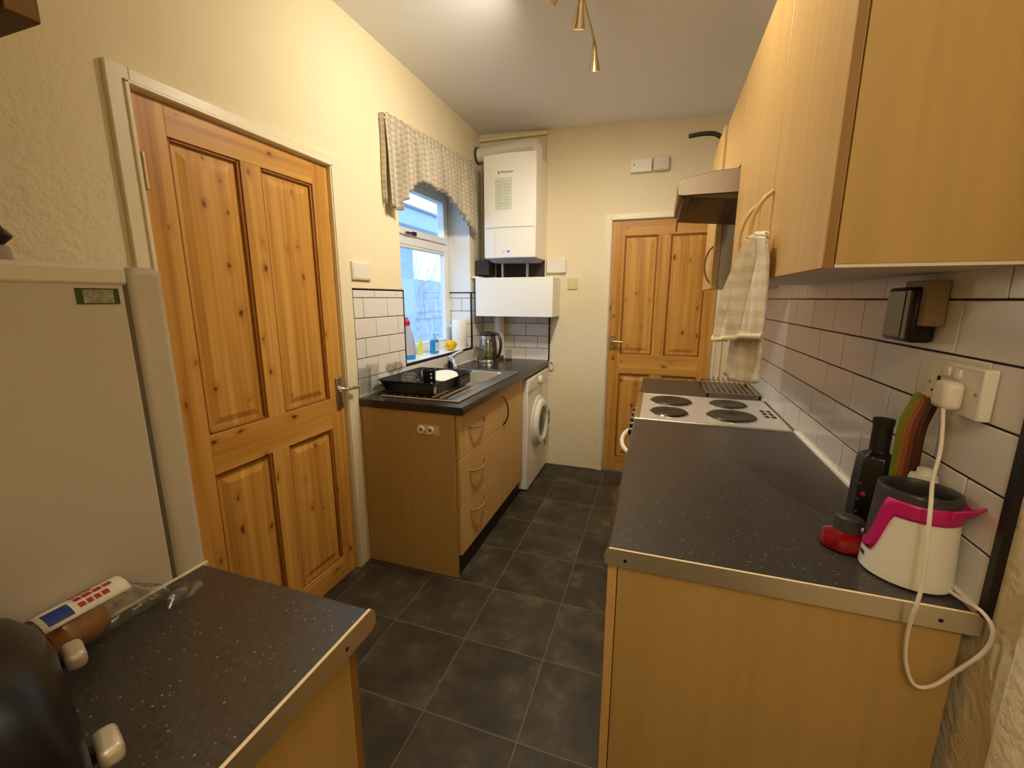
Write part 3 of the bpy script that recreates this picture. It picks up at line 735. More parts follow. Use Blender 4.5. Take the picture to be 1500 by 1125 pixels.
# sink
sk = thing('sink', 'stainless steel sink with drainer set in the worktop under the window', 'sink', (-1.12, 2.35, .911))
sx0, sx1, sy0, sy1, sz = -1.345, -.905, 1.85, 2.81, .9145
m = MB()
m.box(sx0, bx0, sy0, sy1, .9105, sz); m.box(bx1, sx1, sy0, sy1, .9105, sz); m.box(bx0, bx1, sy0, by0, .9105, sz); m.box(bx0, bx1, by1, sy1, .9105, sz)
m.tube([(sx0, sy0, sz), (sx1, sy0, sz), (sx1, sy1, sz), (sx0, sy1, sz), (sx0, sy0, sz)], .0045, 8)
m.build('deck', M_STEEL, sk, smooth=True)
m = MB()
def ringpts(ins, z, r=.05, n=6):
    P = []
    for cx, cy, a0 in ((bx1 - ins - r, by1 - ins - r, 0), (bx0 + ins + r, by1 - ins - r, 90), (bx0 + ins + r, by0 + ins + r, 180), (bx1 - ins - r, by0 + ins + r, 270)):
        for k in range(n + 1):
            a = math.radians(a0 + 90 * k / n); P.append((cx + r * math.cos(a), cy + r * math.sin(a), z))
    return P
rr = [[m.bm.verts.new(p) for p in ringpts(i, z)] for i, z in ((-.012, .9146), (.001, .9142), (.006, .905), (.012, .79), (.03, .772), (.10, .768))]
for a, b in zip(rr, rr[1:]):
    n = len(a)
    for i in range(n): m.face([a[i], a[(i + 1) % n], b[(i + 1) % n], b[i]])
m.face(rr[-1])
m.build('bowl', M_STEEL, sk, smooth=True, ang=60)
m = MB()
for k in range(8):
    x = -1.30 + k * .045; m.tube([(x, 1.90, .9148), (x, 2.31, .9148)], .0035, 6)
m.build('drainer_ribs', M_STEEL, sk, smooth=True)
MB().lathe((-1.15, 2.55, .769), [(.03, 0), (.028, .003), (.001, .002)], 20).build('plughole', M_STEELD, sk, smooth=True)
# tap
tp = thing('mixer_tap', 'chrome mixer tap with dark body standing at the back of the sink', 'tap', (-1.34, 2.70, .911))
MB().lathe((-1.375, 2.70, .9105), [(.028, 0), (.028, .008), (.020, .016), (.019, .075), (.001, .076)], 24).build('body', mat('dark metal tap body', (60, 60, 64), .25, metal=1), tp, smooth=True)
MB().tube(spline([(-1.375, 2.70, .975), (-1.36, 2.66, 1.0), (-1.30, 2.58, 1.012), (-1.24, 2.50, 1.000), (-1.222, 2.475, .975)]), .0135, 12).build('spout', M_CHROME, tp, smooth=True)
MB().tube(spline([(-1.375, 2.70, .985), (-1.375, 2.71, 1.0), (-1.368, 2.79, 1.022), (-1.355, 2.88, 1.034)]), [.02, .02, .02, .02, .02, .02, .02, .02, .02, .02, .018, .017, .016, .015, .014, .013, .012, .012, .012, .012, .012, .012, .012, .011, .008][:25], 12).build('lever', M_CHROME, tp, smooth=True)

# dish rack
rk = thing('dish_rack', 'black plastic dish drainer tray sitting on the sink drainer', 'dish rack', (-1.22, 2.11, .915))
rx0, rx1, ry0, ry1 = -1.402, -1.045, 1.895, 2.345
def rrect(x0, x1, y0, y1, z, r=.03, n=5):
    P = []
    for cx, cy, a0 in ((x1 - r, y1 - r, 0), (x0 + r, y1 - r, 90), (x0 + r, y0 + r, 180), (x1 - r, y0 + r, 270)):
        for k in range(n + 1):
            a = math.radians(a0 + 90 * k / n); P.append((cx + r * math.cos(a), cy + r * math.sin(a), z))
    return P
m = MB(); ins = .028
lv = [(ins, .9185), (.012, .955), (.003, .978), (-.006, .985), (-.004, .989), (.006, .982), (.018, .955), (ins + .006, .924)]
rr = [[m.bm.verts.new(p) for p in rrect(rx0 + i, rx1 - i, ry0 + i, ry1 - i, z)] for i, z in lv]
for a, b in zip(rr, rr[1:]):
    n = len(a)
    for i in range(n): m.face([a[i], a[(i + 1) % n], b[(i + 1) % n], b[i]])
m.face(rr[0][::-1]); m.face(rr[-1])
m.build('tray', mat('gloss black tray', (11, 10, 10), .33), rk, smooth=True, ang=50)
m = MB()
for k in range(9):
    x = rx0 + .06 + k * .03; m.tube(arc((x, 2.20, .924), (x, 2.30, .924), (0, 0, .02), 6), .002, 6)
m.build('plate_prongs', M_BLACKM, rk, smooth=True)
for x, y in ((rx0 + .05, ry0 + .05), (rx1 - .05, ry0 + .05), (rx0 + .05, ry1 - .05), (rx1 - .05, ry1 - .05)):
    MB().cyl((x, y, .9148), (x, y, .9190), .01, seg=12).build('foot', M_BLACKM, rk)
# cutlery holder hanging at the far right end of the tray
m = MB(); m.box(-1.055, -1.035, 2.15, 2.29, .925, .975); o = m.build('cutlery_holder', M_BLACKM, rk, bevel=.004)
m = MB()
for k in range(6): m.box(-1.0362, -1.034, 2.162 + k * .021, 2.168 + k * .021, .935, .965)
m.build('holder_slots', M_STEELD, o)
# contents
def stemless(x, y, z, r, h, label):
    g = thing('wine_glass', label, 'glass', (x, y, z), group=None)
    MB().lathe((x, y, z), [(.026, .0), (.026, .002), (.004, .005), (.0035, .085), (.010, .092), (.024, .105), (.029, .120), (.026, .136), (.019, .146), (.018, .146), (.024, .134), (.027, .12), (.022, .107), (.001, .096)], 24).build('bowl', pane_mat('shiny glass', (244, 243, 240), .16), g, smooth=True)
stemless(-1.345, 1.945, .922, .03, .13, 'small stemmed round glass in the dish rack, nearer the pine door')
stemless(-1.345, 2.012, .924, .03, .13, 'small stemmed round glass in the dish rack, nearer the glass bowls')
for k in range(3):
    z = .926 + k * .020; b = MB().lathe((-1.292, 2.043, z), [(.050, .0), (.049, .006), (.041, .026), (.024, .040), (.001, .041)], 28)
    tag(b.build('glass_bowl', M_GLASS, smooth=True, solid=.002),
        ('bottom clear glass bowl of the upturned stack in the dish rack', 'middle clear glass bowl of the upturned stack in the dish rack', 'top clear glass bowl of the upturned stack in the dish rack')[k], 'bowl', 'upturned glass bowls in the dish rack')
mg = thing('mug', 'black mug with white dots standing in the dish rack', 'mug', (-1.207, 2.108, .928))
MB().lathe((-1.207, 2.108, .928), [(.034, 0), (.036, .004), (.038, .095), (.0355, .095), (.033, .008), (.001, .008)], 28).build('body', M_DOTS, mg, smooth=True)
MB().tube(arc((-1.235, 2.130, .95), (-1.235, 2.130, 1.005), (-.025, .018, 0), 8), .005, 8).build('handle', M_DOTS, mg, smooth=True)
for k in range(2):
    c = Vector((-1.178, 2.238 - .006 * k, .941 + k * .013)); p = MB(); p.lathe(c, [(.001, 0), (.055, .001), (.082, .012), (.081, .016), (.055, .005), (.001, .004)], 32, (.08, -.22, 1))
    tag(p.build('plate', M_PAPER if k else M_WHITE, smooth=True), ('lower white plate lying in the dish rack beyond the dotted mug', 'upper white plate lying in the dish rack beyond the dotted mug')[k], 'plate')
# two tall glasses by the wall
for k, (x, y, h_, lb_) in enumerate(((-1.400, 1.800, .155, 'tall clear glass tumbler on the worktop corner nearest the pine door'), (-1.400, 1.862, .165, 'tall clear glass tumbler behind the dish rack against the tiles'))):
    tag(MB().lathe((x, y, .9105), [(.024, 0), (.025, .005), (.029, h_), (.027, h_), (.023, .008), (.001, .008)], 28).build('tumbler', M_GLASS, smooth=True), lb_, 'glass')

# kettle
kt = thing('kettle', 'glass kettle with black lid and handle in the far corner of the worktop', 'kettle', (-1.285, 3.22, .91))
kc = (-1.285, 3.20)
MB().lathe((kc[0], kc[1], .9105), [(.080, 0), (.080, .012), (.076, .022), (.001, .022)], 32).build('base', M_STEEL, kt, smooth=True)
MB().lathe((kc[0], kc[1], .932), [(.076, .0), (.078, .02), (.077, .07), (.070, .13), (.062, .165), (.060, .165), (.068, .13), (.075, .07), (.076, .02), (.074, .004), (.001, .004)], 36).build('jug', pane_mat('kettle glass', (238, 238, 232), .12), kt, smooth=True)
MB().lathe((kc[0], kc[1], .9375), [(.070, 0), (.071, .05), (.001, .05)], 32).build('water', pane_mat('water', (236, 238, 222), .06), kt, smooth=True)
MB().lathe((kc[0], kc[1], 1.094), [(.0635, 0), (.0635, .028), (.001, .028)], 32).build('collar', M_STEEL, kt, smooth=True)
MB().lathe((kc[0], kc[1], 1.122), [(.066, 0), (.070, .010), (.056, .026), (.001, .034)], 32).build('lid', mat('dark brown black plastic', (44, 30, 26), .35), kt, smooth=True)
hx = Vector((.88, -.47, 0)).normalized() ; kb = Vector((kc[0], kc[1], 0))
def kp(r, z): return kb + hx * r + Vector((0, 0, z))
MB().tube(spline([kp(.05, 1.140), kp(.095, 1.142), kp(.135, 1.125), kp(.152, 1.065), kp(.140, 1.0), kp(.105, .955)]), .012, 10).build('handle', MATS['dark brown black plastic'], kt, smooth=True)
MB().tube(spline([kp(.062, 1.125), kp(.078, 1.07), kp(.086, 1.0), kp(.090, .95), kp(.092, .93)]), .010, 10).build('handle_spine', MATS['dark brown black plastic'], kt, smooth=True)
MB().tube([kp(.082, .924), kp(.115, .924)], .011, 10).build('switch', mat('dark red switch', (96, 24, 24), .4), kt, smooth=True)
# wire ring stand left of kettle
m = MB(); cx, cy, cz_ = -1.385, 3.175, .951
m.tube([(cx + .026 * math.cos(a), cy - .012 * math.cos(a), cz_ + .038 * math.sin(a)) for a in [2 * PI * k / 24 for k in range(25)]], .003, 8)
m.tube([(cx + .012, cy - .01, cz_ - .037), (cx + .002, cy, cz_), (cx + .02, cy - .01, cz_ + .025)], .0025, 6)
tag(m.build('wire_ring', M_STEELD, smooth=True), 'thin metal ring holder on the worktop left of the kettle', 'holder')
jr = thing('jar', 'small clear jar with dark base on the worktop right of the kettle', 'jar', (-1.165, 3.36, .91))
MB().lathe((-1.165, 3.36, .9175), [(.028, 0), (.028, .082), (.026, .082), (.026, .003), (.001, .003)], 24).build('glass', M_GLASS, jr, smooth=True)
MB().lathe((-1.165, 3.36, .9105), [(.026, 0), (.027, .007), (.001, .007)], 24).build('base', mat('dark red base', (70, 28, 24), .5), jr, smooth=True)

# ---- on the sill
sb = thing('detergent_bottle', 'clear washing-up bottle with red cap and blue base on the sill', 'bottle', (-1.545, 2.43, WZa))
c = (-1.545, 2.43)
MB().lathe((c[0], c[1], WZa), [(.050, 0), (.052, .006), (.052, .03), (.001, .03)], 28).build('base', M_BLUEG, sb, smooth=True)
MB().lathe((c[0], c[1], WZa + .03), [(.052, 0), (.050, .08), (.040, .13), (.022, .175), (.020, .195), (.001, .195)], 28).build('body', mat('pale lilac liquid', (214, 214, 236), .15, trans=.4), sb, smooth=True)
MB().lathe((c[0], c[1], WZa + .22), [(.024, 0), (.025, .02), (.018, .03), (.010, .05), (.001, .052)], 20).build('cap', M_RED, sb, smooth=True)
hs_ = thing('soap_bottle', 'blue pump soap bottle on the window sill', 'bottle', (-1.525, 2.755, WZa))
c = (-1.525, 2.755)
m = MB(); m.prism(rrect(c[0] - .022, c[0] + .022, c[1] - .042, c[1] + .042, 0, .02)and [(p[0], p[1]) for p in rrect(c[0] - .022, c[0] + .022, c[1] - .042, c[1] + .042, 0, .02)], 'z', WZa + .0005, WZa + .10)
m.build('body', M_BLUEG, hs_, bevel=.006, ang=50)
MB().lathe((c[0], c[1], WZa + .10), [(.014, 0), (.014, .015), (.006, .018), (.006, .038), (.001, .038)], 16).build('collar', mat('pale blue cap', (150, 200, 235), .3), hs_, smooth=True)
MB().tube([(c[0] - .005, c[1], WZa + .142), (c[0] + .012, c[1] - .004, WZa + .143), (c[0] + .034, c[1] - .008, WZa + .136)], .007, 10).build('pump', MATS['pale blue cap'], hs_, smooth=True)
m = MB(); m.box(c[0] + .0215, c[0] + .0232, c[1] - .028, c[1] + .030, WZa + .018, WZa + .082); m.build('label_sheet', mat('pale label', (196, 222, 240), .5), hs_)
def spg(u, v):
    th, ph = 2 * PI * u, PI * v
    r = .92 + .10 * math.sin(4 * th + 3 * ph) + .15 * math.sin(9 * th + 4 * ph) + .08 * math.sin(11 * ph)
    return (-1.50 + .036 * r * math.sin(ph) ** .6 * math.cos(th), 2.965 + .062 * r * math.sin(ph) ** .6 * math.sin(th), WZa + .038 - .037 * math.cos(ph))
tag(MB().grid(spg, 28, 14).build('sponge', M_YEL, smooth=True, ang=80), 'yellow crumpled cloth sponge on the window sill beside the blue bottle', 'sponge')
tag(MB().lathe((-1.575, 2.64, WZa + .0005), [(.016, 0), (.016, .08), (.012, .10), (.001, .10)], 20).build('small_bottle', mat('lime yellow liquid', (214, 220, 70), .25), smooth=True), 'small lime yellow bottle on the sill behind the blue bottle', 'bottle')
pr_ = thing('kitchen_roll', 'white roll of kitchen paper standing at the right end of the sill', 'paper roll', (-1.50, 3.135, WZa))
MB().lathe((-1.505, 3.135, WZa + .0005), [(.058, 0), (.060, .003), (.060, .222), (.058, .225), (.020, .225), (.020, .21), (.001, .21)], 40).build('paper', M_PAPER, pr_, smooth=True)

# ================================================================== BOILER
bo = thing('boiler', 'white wall-hung gas boiler on the end wall above the kettle', 'boiler', (-1.085, F - .16, 1.70))
b0, b1 = -1.287, -.883
m = MB()   # curved front case
pl = [(b0, F - .002), (b0, 3.145)] + [(b0 + (b1 - b0) * k / 10, 3.145 - .020 * (1 - (2 * k / 10 - 1) ** 2)) for k in range(1, 10)] + [(b1, 3.145), (b1, F - .002)]
m.prism(pl, 'z', 1.71, 2.432); m.build('case', M_WHITE, bo, bevel=.007, seg=3, ang=25)
def fy(x): return 3.145 - .020 * (1 - (2 * (x - b0) / (b1 - b0) - 1) ** 2)
def curved(m, x0, x1, z0, z1, off=.0012, n=6):
    for i in range(n):
        a, b = x0 + (x1 - x0) * i / n, x0 + (x1 - x0) * (i + 1) / n
        ya, yb = fy(a) - off, fy(b) - off
        m.hexa([(a, ya + off + .001, z0), (b, yb + off + .001, z0), (b, yb, z0), (a, ya, z0)], [(a, ya + off + .001, z1), (b, yb + off + .001, z1), (b, yb, z1), (a, ya, z1)])
    return m
curved(MB(), b0 + .012, b1 - .012, 1.9255, 1.9285, .0008, 10).build('panel_line', M_INK, bo)
curved(MB(), -1.19, -1.06, 2.05, 2.268).build('data_label', M_LBLPALE, bo, label='pale green printed data label')
m = MB()
for r in range(9):
    z = 2.245 - r * .021; curved(m, -1.178, -1.178 + random.uniform(.03, .045), z - .004, z, .0019, 2); curved(m, -1.122, -1.122 + random.uniform(.03, .05), z - .004, z, .0019, 2)
m.build('label_lines', mat('faint grey print', (172, 178, 160), .6), bo)
# maker's mark: small emblem and lettering above the label
m = MB(); curved(m, -1.166, -1.155, 2.297, 2.312, .0015, 2)
m.build('emblem', M_INK, bo)
def text(s, size, loc, rot, m_, parent, name='lettering', shear=0.0):
    cu = bpy.data.curves.new(name, 'FONT'); cu.body = s; cu.size = size; cu.extrude = .0004; cu.shear = shear
    tmp = bpy.data.objects.new('tmp', cu); COL.objects.link(tmp)
    dg = bpy.context.evaluated_depsgraph_get(); me = bpy.data.meshes.new_from_object(tmp.evaluated_get(dg))
    bpy.data.objects.remove(tmp)
    o = bpy.data.objects.new(name, me); COL.objects.link(o); me.materials.clear(); me.materials.append(m_)
    o.parent = parent; o.location = Vector(loc) - world_of(parent); o.rotation_euler = rot
    return o
text('Worcester', .022, (-1.148, fy(-1.11) - .0016, 2.299), (PI / 2, 0, 0), M_INK, bo, shear=.25)
curved(MB(), -1.095, -1.078, 1.748, 1.764, .002, 2).build('indicator', M_LED, bo)
curved(MB(), -1.135, -1.120, 1.748, 1.762, .0018, 2).build('gauge', mat('pale dial', (196, 200, 160), .4), bo)
curved(MB(), -1.19, -1.188, 1.735, 1.92, .0006, 1).build('flap_line', mat('soft grey line', (190, 186, 176), .6), bo)
m = MB(); m.hexa([(b0 + .05, 3.19, 1.682), (b1 - .06, 3.19, 1.682), (b1 - .03, F - .004, 1.69), (b0 + .03, F - .004, 1.69)], [(b0 + .02, 3.165, 1.709), (b1 - .015, 3.165, 1.709), (b1 - .01, F - .004, 1.709), (b0 + .02, F - .004, 1.709)])
m.build('underside_tray', mat('grey underside', (150, 150, 156), .4), bo)
for x, r in ((-1.205, .012), (-1.0, .011)):
    MB().cyl((x, 3.33, 1.572), (x, 3.33, 1.69), r, seg=14).build('pipe', M_STEELD if r > .01 else M_COPPER, bo)
MB().tube([(-1.438, 3.385, 2.515), (-.99, 3.385, 2.545), (-.965, 3.385, 2.54), (-.955, 3.385, 2.52), (-.955, 3.385, 2.43)], [.052, .052, .053, .053, .053], 24).build('flue', M_WHITEP, bo, smooth=True, ang=50)
MB().lathe((-1.438, 3.385, 2.515), [(.062, 0), (.062, .012), (.053, .016)], 28, (1, 0, 0)).build('flue_collar', mat('brown grey rubber', (86, 78, 66), .7), bo, smooth=True)  # collar in one even brown-grey
# dark board behind the pipes and grey pipe casing at the left
bb = thing('pipe_casing', 'dark recessed backboard and pipes between the boiler and its boxing', 'pipe casing', (-1.2, F, 1.57))
box(-1.30, -.89, F - .02, F - .001, 1.585, 1.705).build('backboard', mat('dark brown board', (58, 44, 38), .8), bb)
m = MB(); m.tube([(-1.385, 3.40, 1.585), (-1.385, 3.40, 2.46)], .012, 12); m.tube([(-1.345, 3.42, 1.585), (-1.345, 3.42, 2.46)], .010, 12); m.build('riser_pipes', mat('grey painted pipe', (150, 142, 128), .5), bb, smooth=True)
box(-1.432, -1.31, 3.30, F - .025, 1.60, 1.715).build('valve_block', mat('grey black fitting', (64, 60, 58), .6), bb, bevel=.006)
# boxing under the boiler
bx_ = thing('pipe_boxing', 'white painted boxing mounted under the boiler over the tiles', 'boxing', (-1.08, 3.33, 1.275))
m = MB(); m.box(-1.388, -.762, 3.20, 3.216, 1.274, 1.572); m.box(-.778, -.762, 3.216, F - .012, 1.274, 1.572); m.box(-1.388, -1.372, 3.216, F - .012, 1.274, 1.572); m.box(-1.372, -.778, 3.216, F - .012, 1.556, 1.572)
m.build('boards', mat('white satin board', (238, 234, 224), .4), bx_, bevel=.0025)
m = MB(); m.cyl((-1.26, 3.395, .945), (-1.26, 3.395, 1.556), .042, seg=20); o = m.build('downpipe', M_WHITEP, bx_, smooth=True)
box(-1.436, -1.372, 3.23, 3.44, 1.572, 1.585).build('ledge', M_GLOSSW, bx_)

# small things on the end wall
th = thing('thermostat', 'white control box with round button right of the boiler', 'control box', (-.79, F, 1.66))
box(-.872, -.716, F - .032, F, 1.612, 1.716).build('body', M_WHITEP, th, bevel=.006); MB().lathe((-.758, F - .031, 1.675), [(.014, 0), (.013, .006), (.001, .006)], 20, (0, -1, 0)).build('button', M_WHITE, th, smooth=True)
ls = thing('wall_plate', 'square cream blank plate on the end wall under the control box', 'plate', (-.662, F, 1.53))
box(-.702, -.624, F - .010, F, 1.484, 1.575).build('plate', mat('cream plastic plate', (222, 204, 158), .5), ls, bevel=.003)
box(-.692, -.634, F - .0125, F - .009, 1.494, 1.565).build('insert', MATS['cream plastic plate'], ls, bevel=.002)
cb = thing('alarm_box', 'larger white alarm box above the far door, left of the pair', 'alarm', (-.19, F, 2.35))
box(-.262, -.112, F - .035, F, 2.302, 2.394).build('body', M_WHITEP, cb, bevel=.006); MB().lathe((-.235, F - .034, 2.352), [(.005, 0), (.004, .003), (.001, .003)], 12, (0, -1, 0)).build('lamp', M_INK, cb)
cb2 = thing('alarm_box', 'smaller squarish white box above the far door, right of the pair', 'alarm', (-.05, F, 2.35))
box(-.103, .002, F - .048, F, 2.302, 2.394).build('body', mat('aged white plastic', (216, 204, 190), .45), cb2, bevel=.008); box(-.088, -.012, F - .0495, F - .046, 2.316, 2.38).build('cover', MATS['aged white plastic'], cb2, bevel=.001)
sw = thing('switch_plate', 'white switch plate on the left wall between pine door and window', 'switch', (L, 1.868, 1.545))
box(L, L + .012, 1.795, 1.938, 1.503, 1.592).build('plate', M_WHITEP, sw, bevel=.003)
box(L + .0115, L + .0145, 1.803, 1.930, 1.510, 1.585).build('cover', M_WHITEP, sw, bevel=.002)

# ================================================================== VALANCE
va = thing('valance', 'checked beige gathered valance hanging across the top of the window', 'curtain', (L + .03, 2.66, 2.38))
Y0, Y1 = 2.085, 3.222
def ztop(u): return 2.352 + .066 * u
def zbot(u):
    sc_ = .012 * abs(math.sin(u * PI * 10))
    if u < .34: b = 1.900 + .21 * math.sin(PI / 2 * min(1, max(0, (u - .07)) / .27))**1.0
    elif u < .55: b = 2.11 - .01 * math.sin((u - .34) / .21 * PI)
    else: b = 2.11 - .20 * ((u - .55) / .45) ** 1.15
    return b - sc_
def vpt(u, v):
    y = Y0 + (Y1 - Y0) * u; zt, zb = ztop(u), zbot(u); z = zt + (zb - zt) * v
    f = (.3 + .7 * min(1, v * 2.2))
    x = L + .042 + .017 * f * math.sin(u * 2 * PI * 15 + 1.6 * math.sin(u * 9)) + .008 * f * math.sin(u * 2 * PI * 37 + 2 + math.sin(u * 13)) + .010 * v
    if v < .08: x += .004
    return (x, y + .010 * v * math.sin(u * 2 * PI * 17 + .8), z)
MB().grid(vpt, 240, 22).build('cloth', M_VAL, va, smooth=True, solid=.0014, ang=80)
def hem(u, v):
    p = vpt(u, 1.0); return (p[0] + .0015, p[1], p[2] + .007 - .010 * v)
MB().grid(hem, 240, 1).build('hem', M_VTRIM, va, smooth=True, solid=.002, ang=80)
MB().grid(lambda u, v: (L + .006 + .030 * u, Y0 + .004 + .004 * math.sin(6 * v), 2.352 - .44 * v), 6, 12).build('return_flap', M_VAL, va, smooth=True, solid=.0014)
MB().tube([(L + .032, Y0 + .005, 2.342), (L + .032, Y1 - .005, 2.408)], .006, 8).build('rail', M_WHITEP, va)

# ================================================================== RIGHT RUN
RY = .8214; rx = R - .60
rt = thing('worktop', 'long speckled dark worktop on the right with metal strip on its near end', 'worktop', (R - .3, 1.33, .872))
def rprof(x0): return [(R - .004, .872), (x0 + .007, .872), (x0 + .0005, .879), (x0 - .0015, .891), (x0 + .0015, .904), (x0 + .008, .910), (R - .004, .910)]
MB().prism(rprof(rx), 'y', RY, 1.838).build('slab', M_TOP, rt, smooth=True, ang=40)
es = MB().prism([(R + .004, .8715), (rx + .006, .8715), (rx - .001, .878), (rx - .003, .891), (rx, .9045), (rx + .007, .9108), (R + .004, .9108)], 'y', RY - .0025, RY).build('end_strip', M_ALU, rt, smooth=True, ang=40, label='polished metal strip across the near end')
box(rx + .006, R + .004, RY - .0034, RY + .0012, .9098, .9118).build('painted_glint', MATS['cream joint and painted glint'], es, bevel=.0008)  # pale line that paints the lamp's reflection along this strip edge
for x in (rx + .04, R - .05): MB().cyl((x, RY - .0035, .888), (x, RY - .0022, .888), .0035, seg=14).build('screw', M_BLACKM, es)
box(R - .010, R, RY + .004, 1.838, .9105, .918).build('sealant', M_SEAL, rt)
rt2 = thing('worktop', 'small far piece of dark worktop beyond the cooker under the wire rack', 'worktop', (R - .3, 2.6, .872))
MB().prism(rprof(rx), 'y', 2.368, 2.854).build('slab', M_TOP, rt2, smooth=True, ang=40)
box(R - .010, R, 2.368, 2.854, .9105, .918).build('sealant', M_SEAL, rt2)
box(rx, R - .01, 2.854, 2.856, .8725, .9105).build('end_strip', M_ALU, rt2)
ru = thing('base_unit', 'beech base cupboard under the long right-hand worktop with plain end panel', 'cupboard', (R - .3, 1.33, 0))
box(rx + .026, R - .012, RY + .009, RY + .027, 0, .871).build('end_panel', M_BEECHP, ru, bevel=.001)
box(rx + .045, R - .03, RY + .027, 1.836, .12, .868).build('carcass', M_BEECHP, ru)
box(rx + .06, R - .05, RY + .03, 1.836, 0, .12).build('plinth', M_PLINTH, ru)
for y0, y1, hy in ((RY + .010, 1.325, 1.28), (1.329, 1.836, 1.375)):
    d = box(rx + .005, rx + .024, y0, y1, .124, .866).build('door', M_EDGE if 0 else M_BEECH, ru, bevel=.0015)
    bow((rx + .005, hy, .64), (rx + .005, hy, .82), (-.032, 0, 0), .005).build('handle', M_BRASS, d, smooth=True)
ru2 = thing('base_unit', 'narrow beech base cupboard between the cooker and the far door', 'cupboard', (R - .3, 2.6, 0))
box(rx + .03, R - .012, 2.372, 2.852, 0, .868).build('carcass', M_BEECHP, ru2)
d = box(rx + .01, rx + .028, 2.374, 2.850, .124, .866).build('door', M_BEECH, ru2, bevel=.0015)
bow((rx + .01, 2.43, .64), (rx + .01, 2.43, .82), (-.032, 0, 0), .005).build('handle', M_BRASS, d, smooth=True)

# cooker
ck = thing('cooker', 'white slot-in cooker with steel hob and four solid plates in the right-hand run', 'cooker', (R - .3, 2.1, 0))
cy0, cy1 = 1.842, 2.364
box(rx + .012, R - .02, cy0 + .004, cy1 - .004, .02, .896).build('body', M_WHITE, ck)
hb = MB(); hb.box(rx - .002, R - .004, cy0, cy1, .896, .912)
hob = hb.build('hob', mat('satin hob steel', (216, 212, 206), .36, metal=.55), ck, bevel=.004)
m = MB(); m.tube([(rx + .002, cy0 + .003, .912), (R - .008, cy0 + .003, .912), (R - .008, cy1 - .003, .912), (rx + .002, cy1 - .003, .912), (rx + .002, cy0 + .003, .912)], .0035, 8)
m.box(rx - .002, rx + .022, cy0 + .002, cy1 - .002, .911, .915)
m.build('hob_rim', M_STEEL, hob, smooth=True)
for x, y, r in ((.084, 2.21, .094), (.070, 1.985, .078), (.342, 2.22, .080), (.325, 1.995, .096)):
    MB().lathe((x, y, .9115), [(r + .007, 0), (r + .007, .003), (r + .002, .006), (r, .0035), (r - .004, .0035)], 40).build('plate_ring', M_CHROME, hob, smooth=True)
    MB().lathe((x, y, .9115), [(r, 0), (r, .008), (r - .004, .011), (.030, .0115), (.024, .009), (.001, .009)], 40).build('hot_plate', M_IRON, hob, smooth=True)
m = MB()
for i in range(2):
    for j in range(3): m.box(.462 + i * .026, .480 + i * .026, 2.03 + j * .05, 2.064 + j * .05, .9115, .9128)
m.build('vent_slots', M_BLACKM, hob)
box(rx + .002, rx + .012, cy0 + .004, cy1 - .004, .775, .895).build('control_panel', M_WHITEP, ck, bevel=.003)
for k in range(5):
    y = cy0 + .06 + k * .10
    MB().lathe((rx + .003, y, .835), [(.022, 0), (.021, .006), (.017, .010), (.016, .026), (.001, .027)], 20, (-1, 0, 0)).build('knob', M_BLACK, ck, smooth=True)
od = box(rx - .008, rx + .012, cy0 + .006, cy1 - .006, .30, .765).build('oven_door', M_WHITE, ck, bevel=.005)
box(rx - .0095, rx - .007, cy0 + .07, cy1 - .07, .38, .66).build('oven_glass', mat('oven glass', (24, 22, 22), .1), od)
MB().tube(arc((rx - .008, 1.89, .735), (rx - .008, 2.315, .735), (-.052, 0, 0), 16), .010, 10).build('oven_handle', M_WHITEP, od, smooth=True)
box(rx - .006, rx + .012, cy0 + .006, cy1 - .006, .06, .29).build('lower_door', M_WHITE, ck, bevel=.005)

# wire rack
wr_ = thing('wire_rack', 'dark wire pan rack lying on the small worktop beyond the hob', 'rack', (.39, 2.6, .91))
m = MB()
m.tube([(.262, 2.39, .935), (.515, 2.39, .935), (.515, 2.79, .935), (.262, 2.79, .935), (.262, 2.39, .935)], .004, 8)
m.build('rim', M_STEELD, wr_, smooth=True)
m = MB()
for k in range(9): m.tube([(.285 + k * .026, 2.385, .938), (.285 + k * .026, 2.795, .938), (.285 + k * .026, 2.80, .952)], .0042, 6)
m.build('bars', M_STEELD, wr_, smooth=True)
for x, y in ((.268, 2.40), (.51, 2.40), (.268, 2.78), (.51, 2.78)): MB().cyl((x, y, .9105), (x, y, .935), .006, seg=10).build('foot', M_BLACKM, wr_)

# ---- wall cupboards on the right
UX = .266; DX = .248; UZ, UT = 1.462, 2.202
uc = thing('wall_cupboard', 'large beech double wall cupboard above the right-hand worktop', 'cupboard', (R - .13, 1.35, UZ))
box(UX, R - .001, .852, 1.862, UZ + .006, UT).build('carcass', M_BEECHP, uc, bevel=.001)
M_MELA = mat('white melamine board', (214, 204, 190), .5)
box(UX, R - .001, .853, 1.861, UZ + .001, UZ + .006).build('underside', M_MELA, uc)
SEAM = 1.275
d_a = box(DX, UX - .002, .852, SEAM - .0015, UZ, UT).build('door', M_BEECH, uc, bevel=.0015)
d_b = box(DX, UX - .002, SEAM + .0015, 1.861, UZ, UT).build('door', M_BEECH, uc, bevel=.0015)
m = MB(); m.box(DX + .0015, UX - .0035, .8512, .8522, UZ + .001, UT - .001); m.build('door_edge', M_EDGE, d_a, label='darker brown edge of the near door')
H1 = arc((DX, SEAM - .012, 1.672), (DX, SEAM - .012, 1.49), (-.044, 0, 0), 14); H2 = arc((DX, SEAM + .14, 1.672), (DX, SEAM + .14, 1.49), (-.044, 0, 0), 14)
M_BOW = mat('pale beech bow handle', (206, 168, 112), .35)
MB().tube(H1, .0055, 10).build('handle', M_BOW, d_a, smooth=True); MB().tube(H2, .0055, 10).build('handle', M_BOW, d_b, smooth=True)
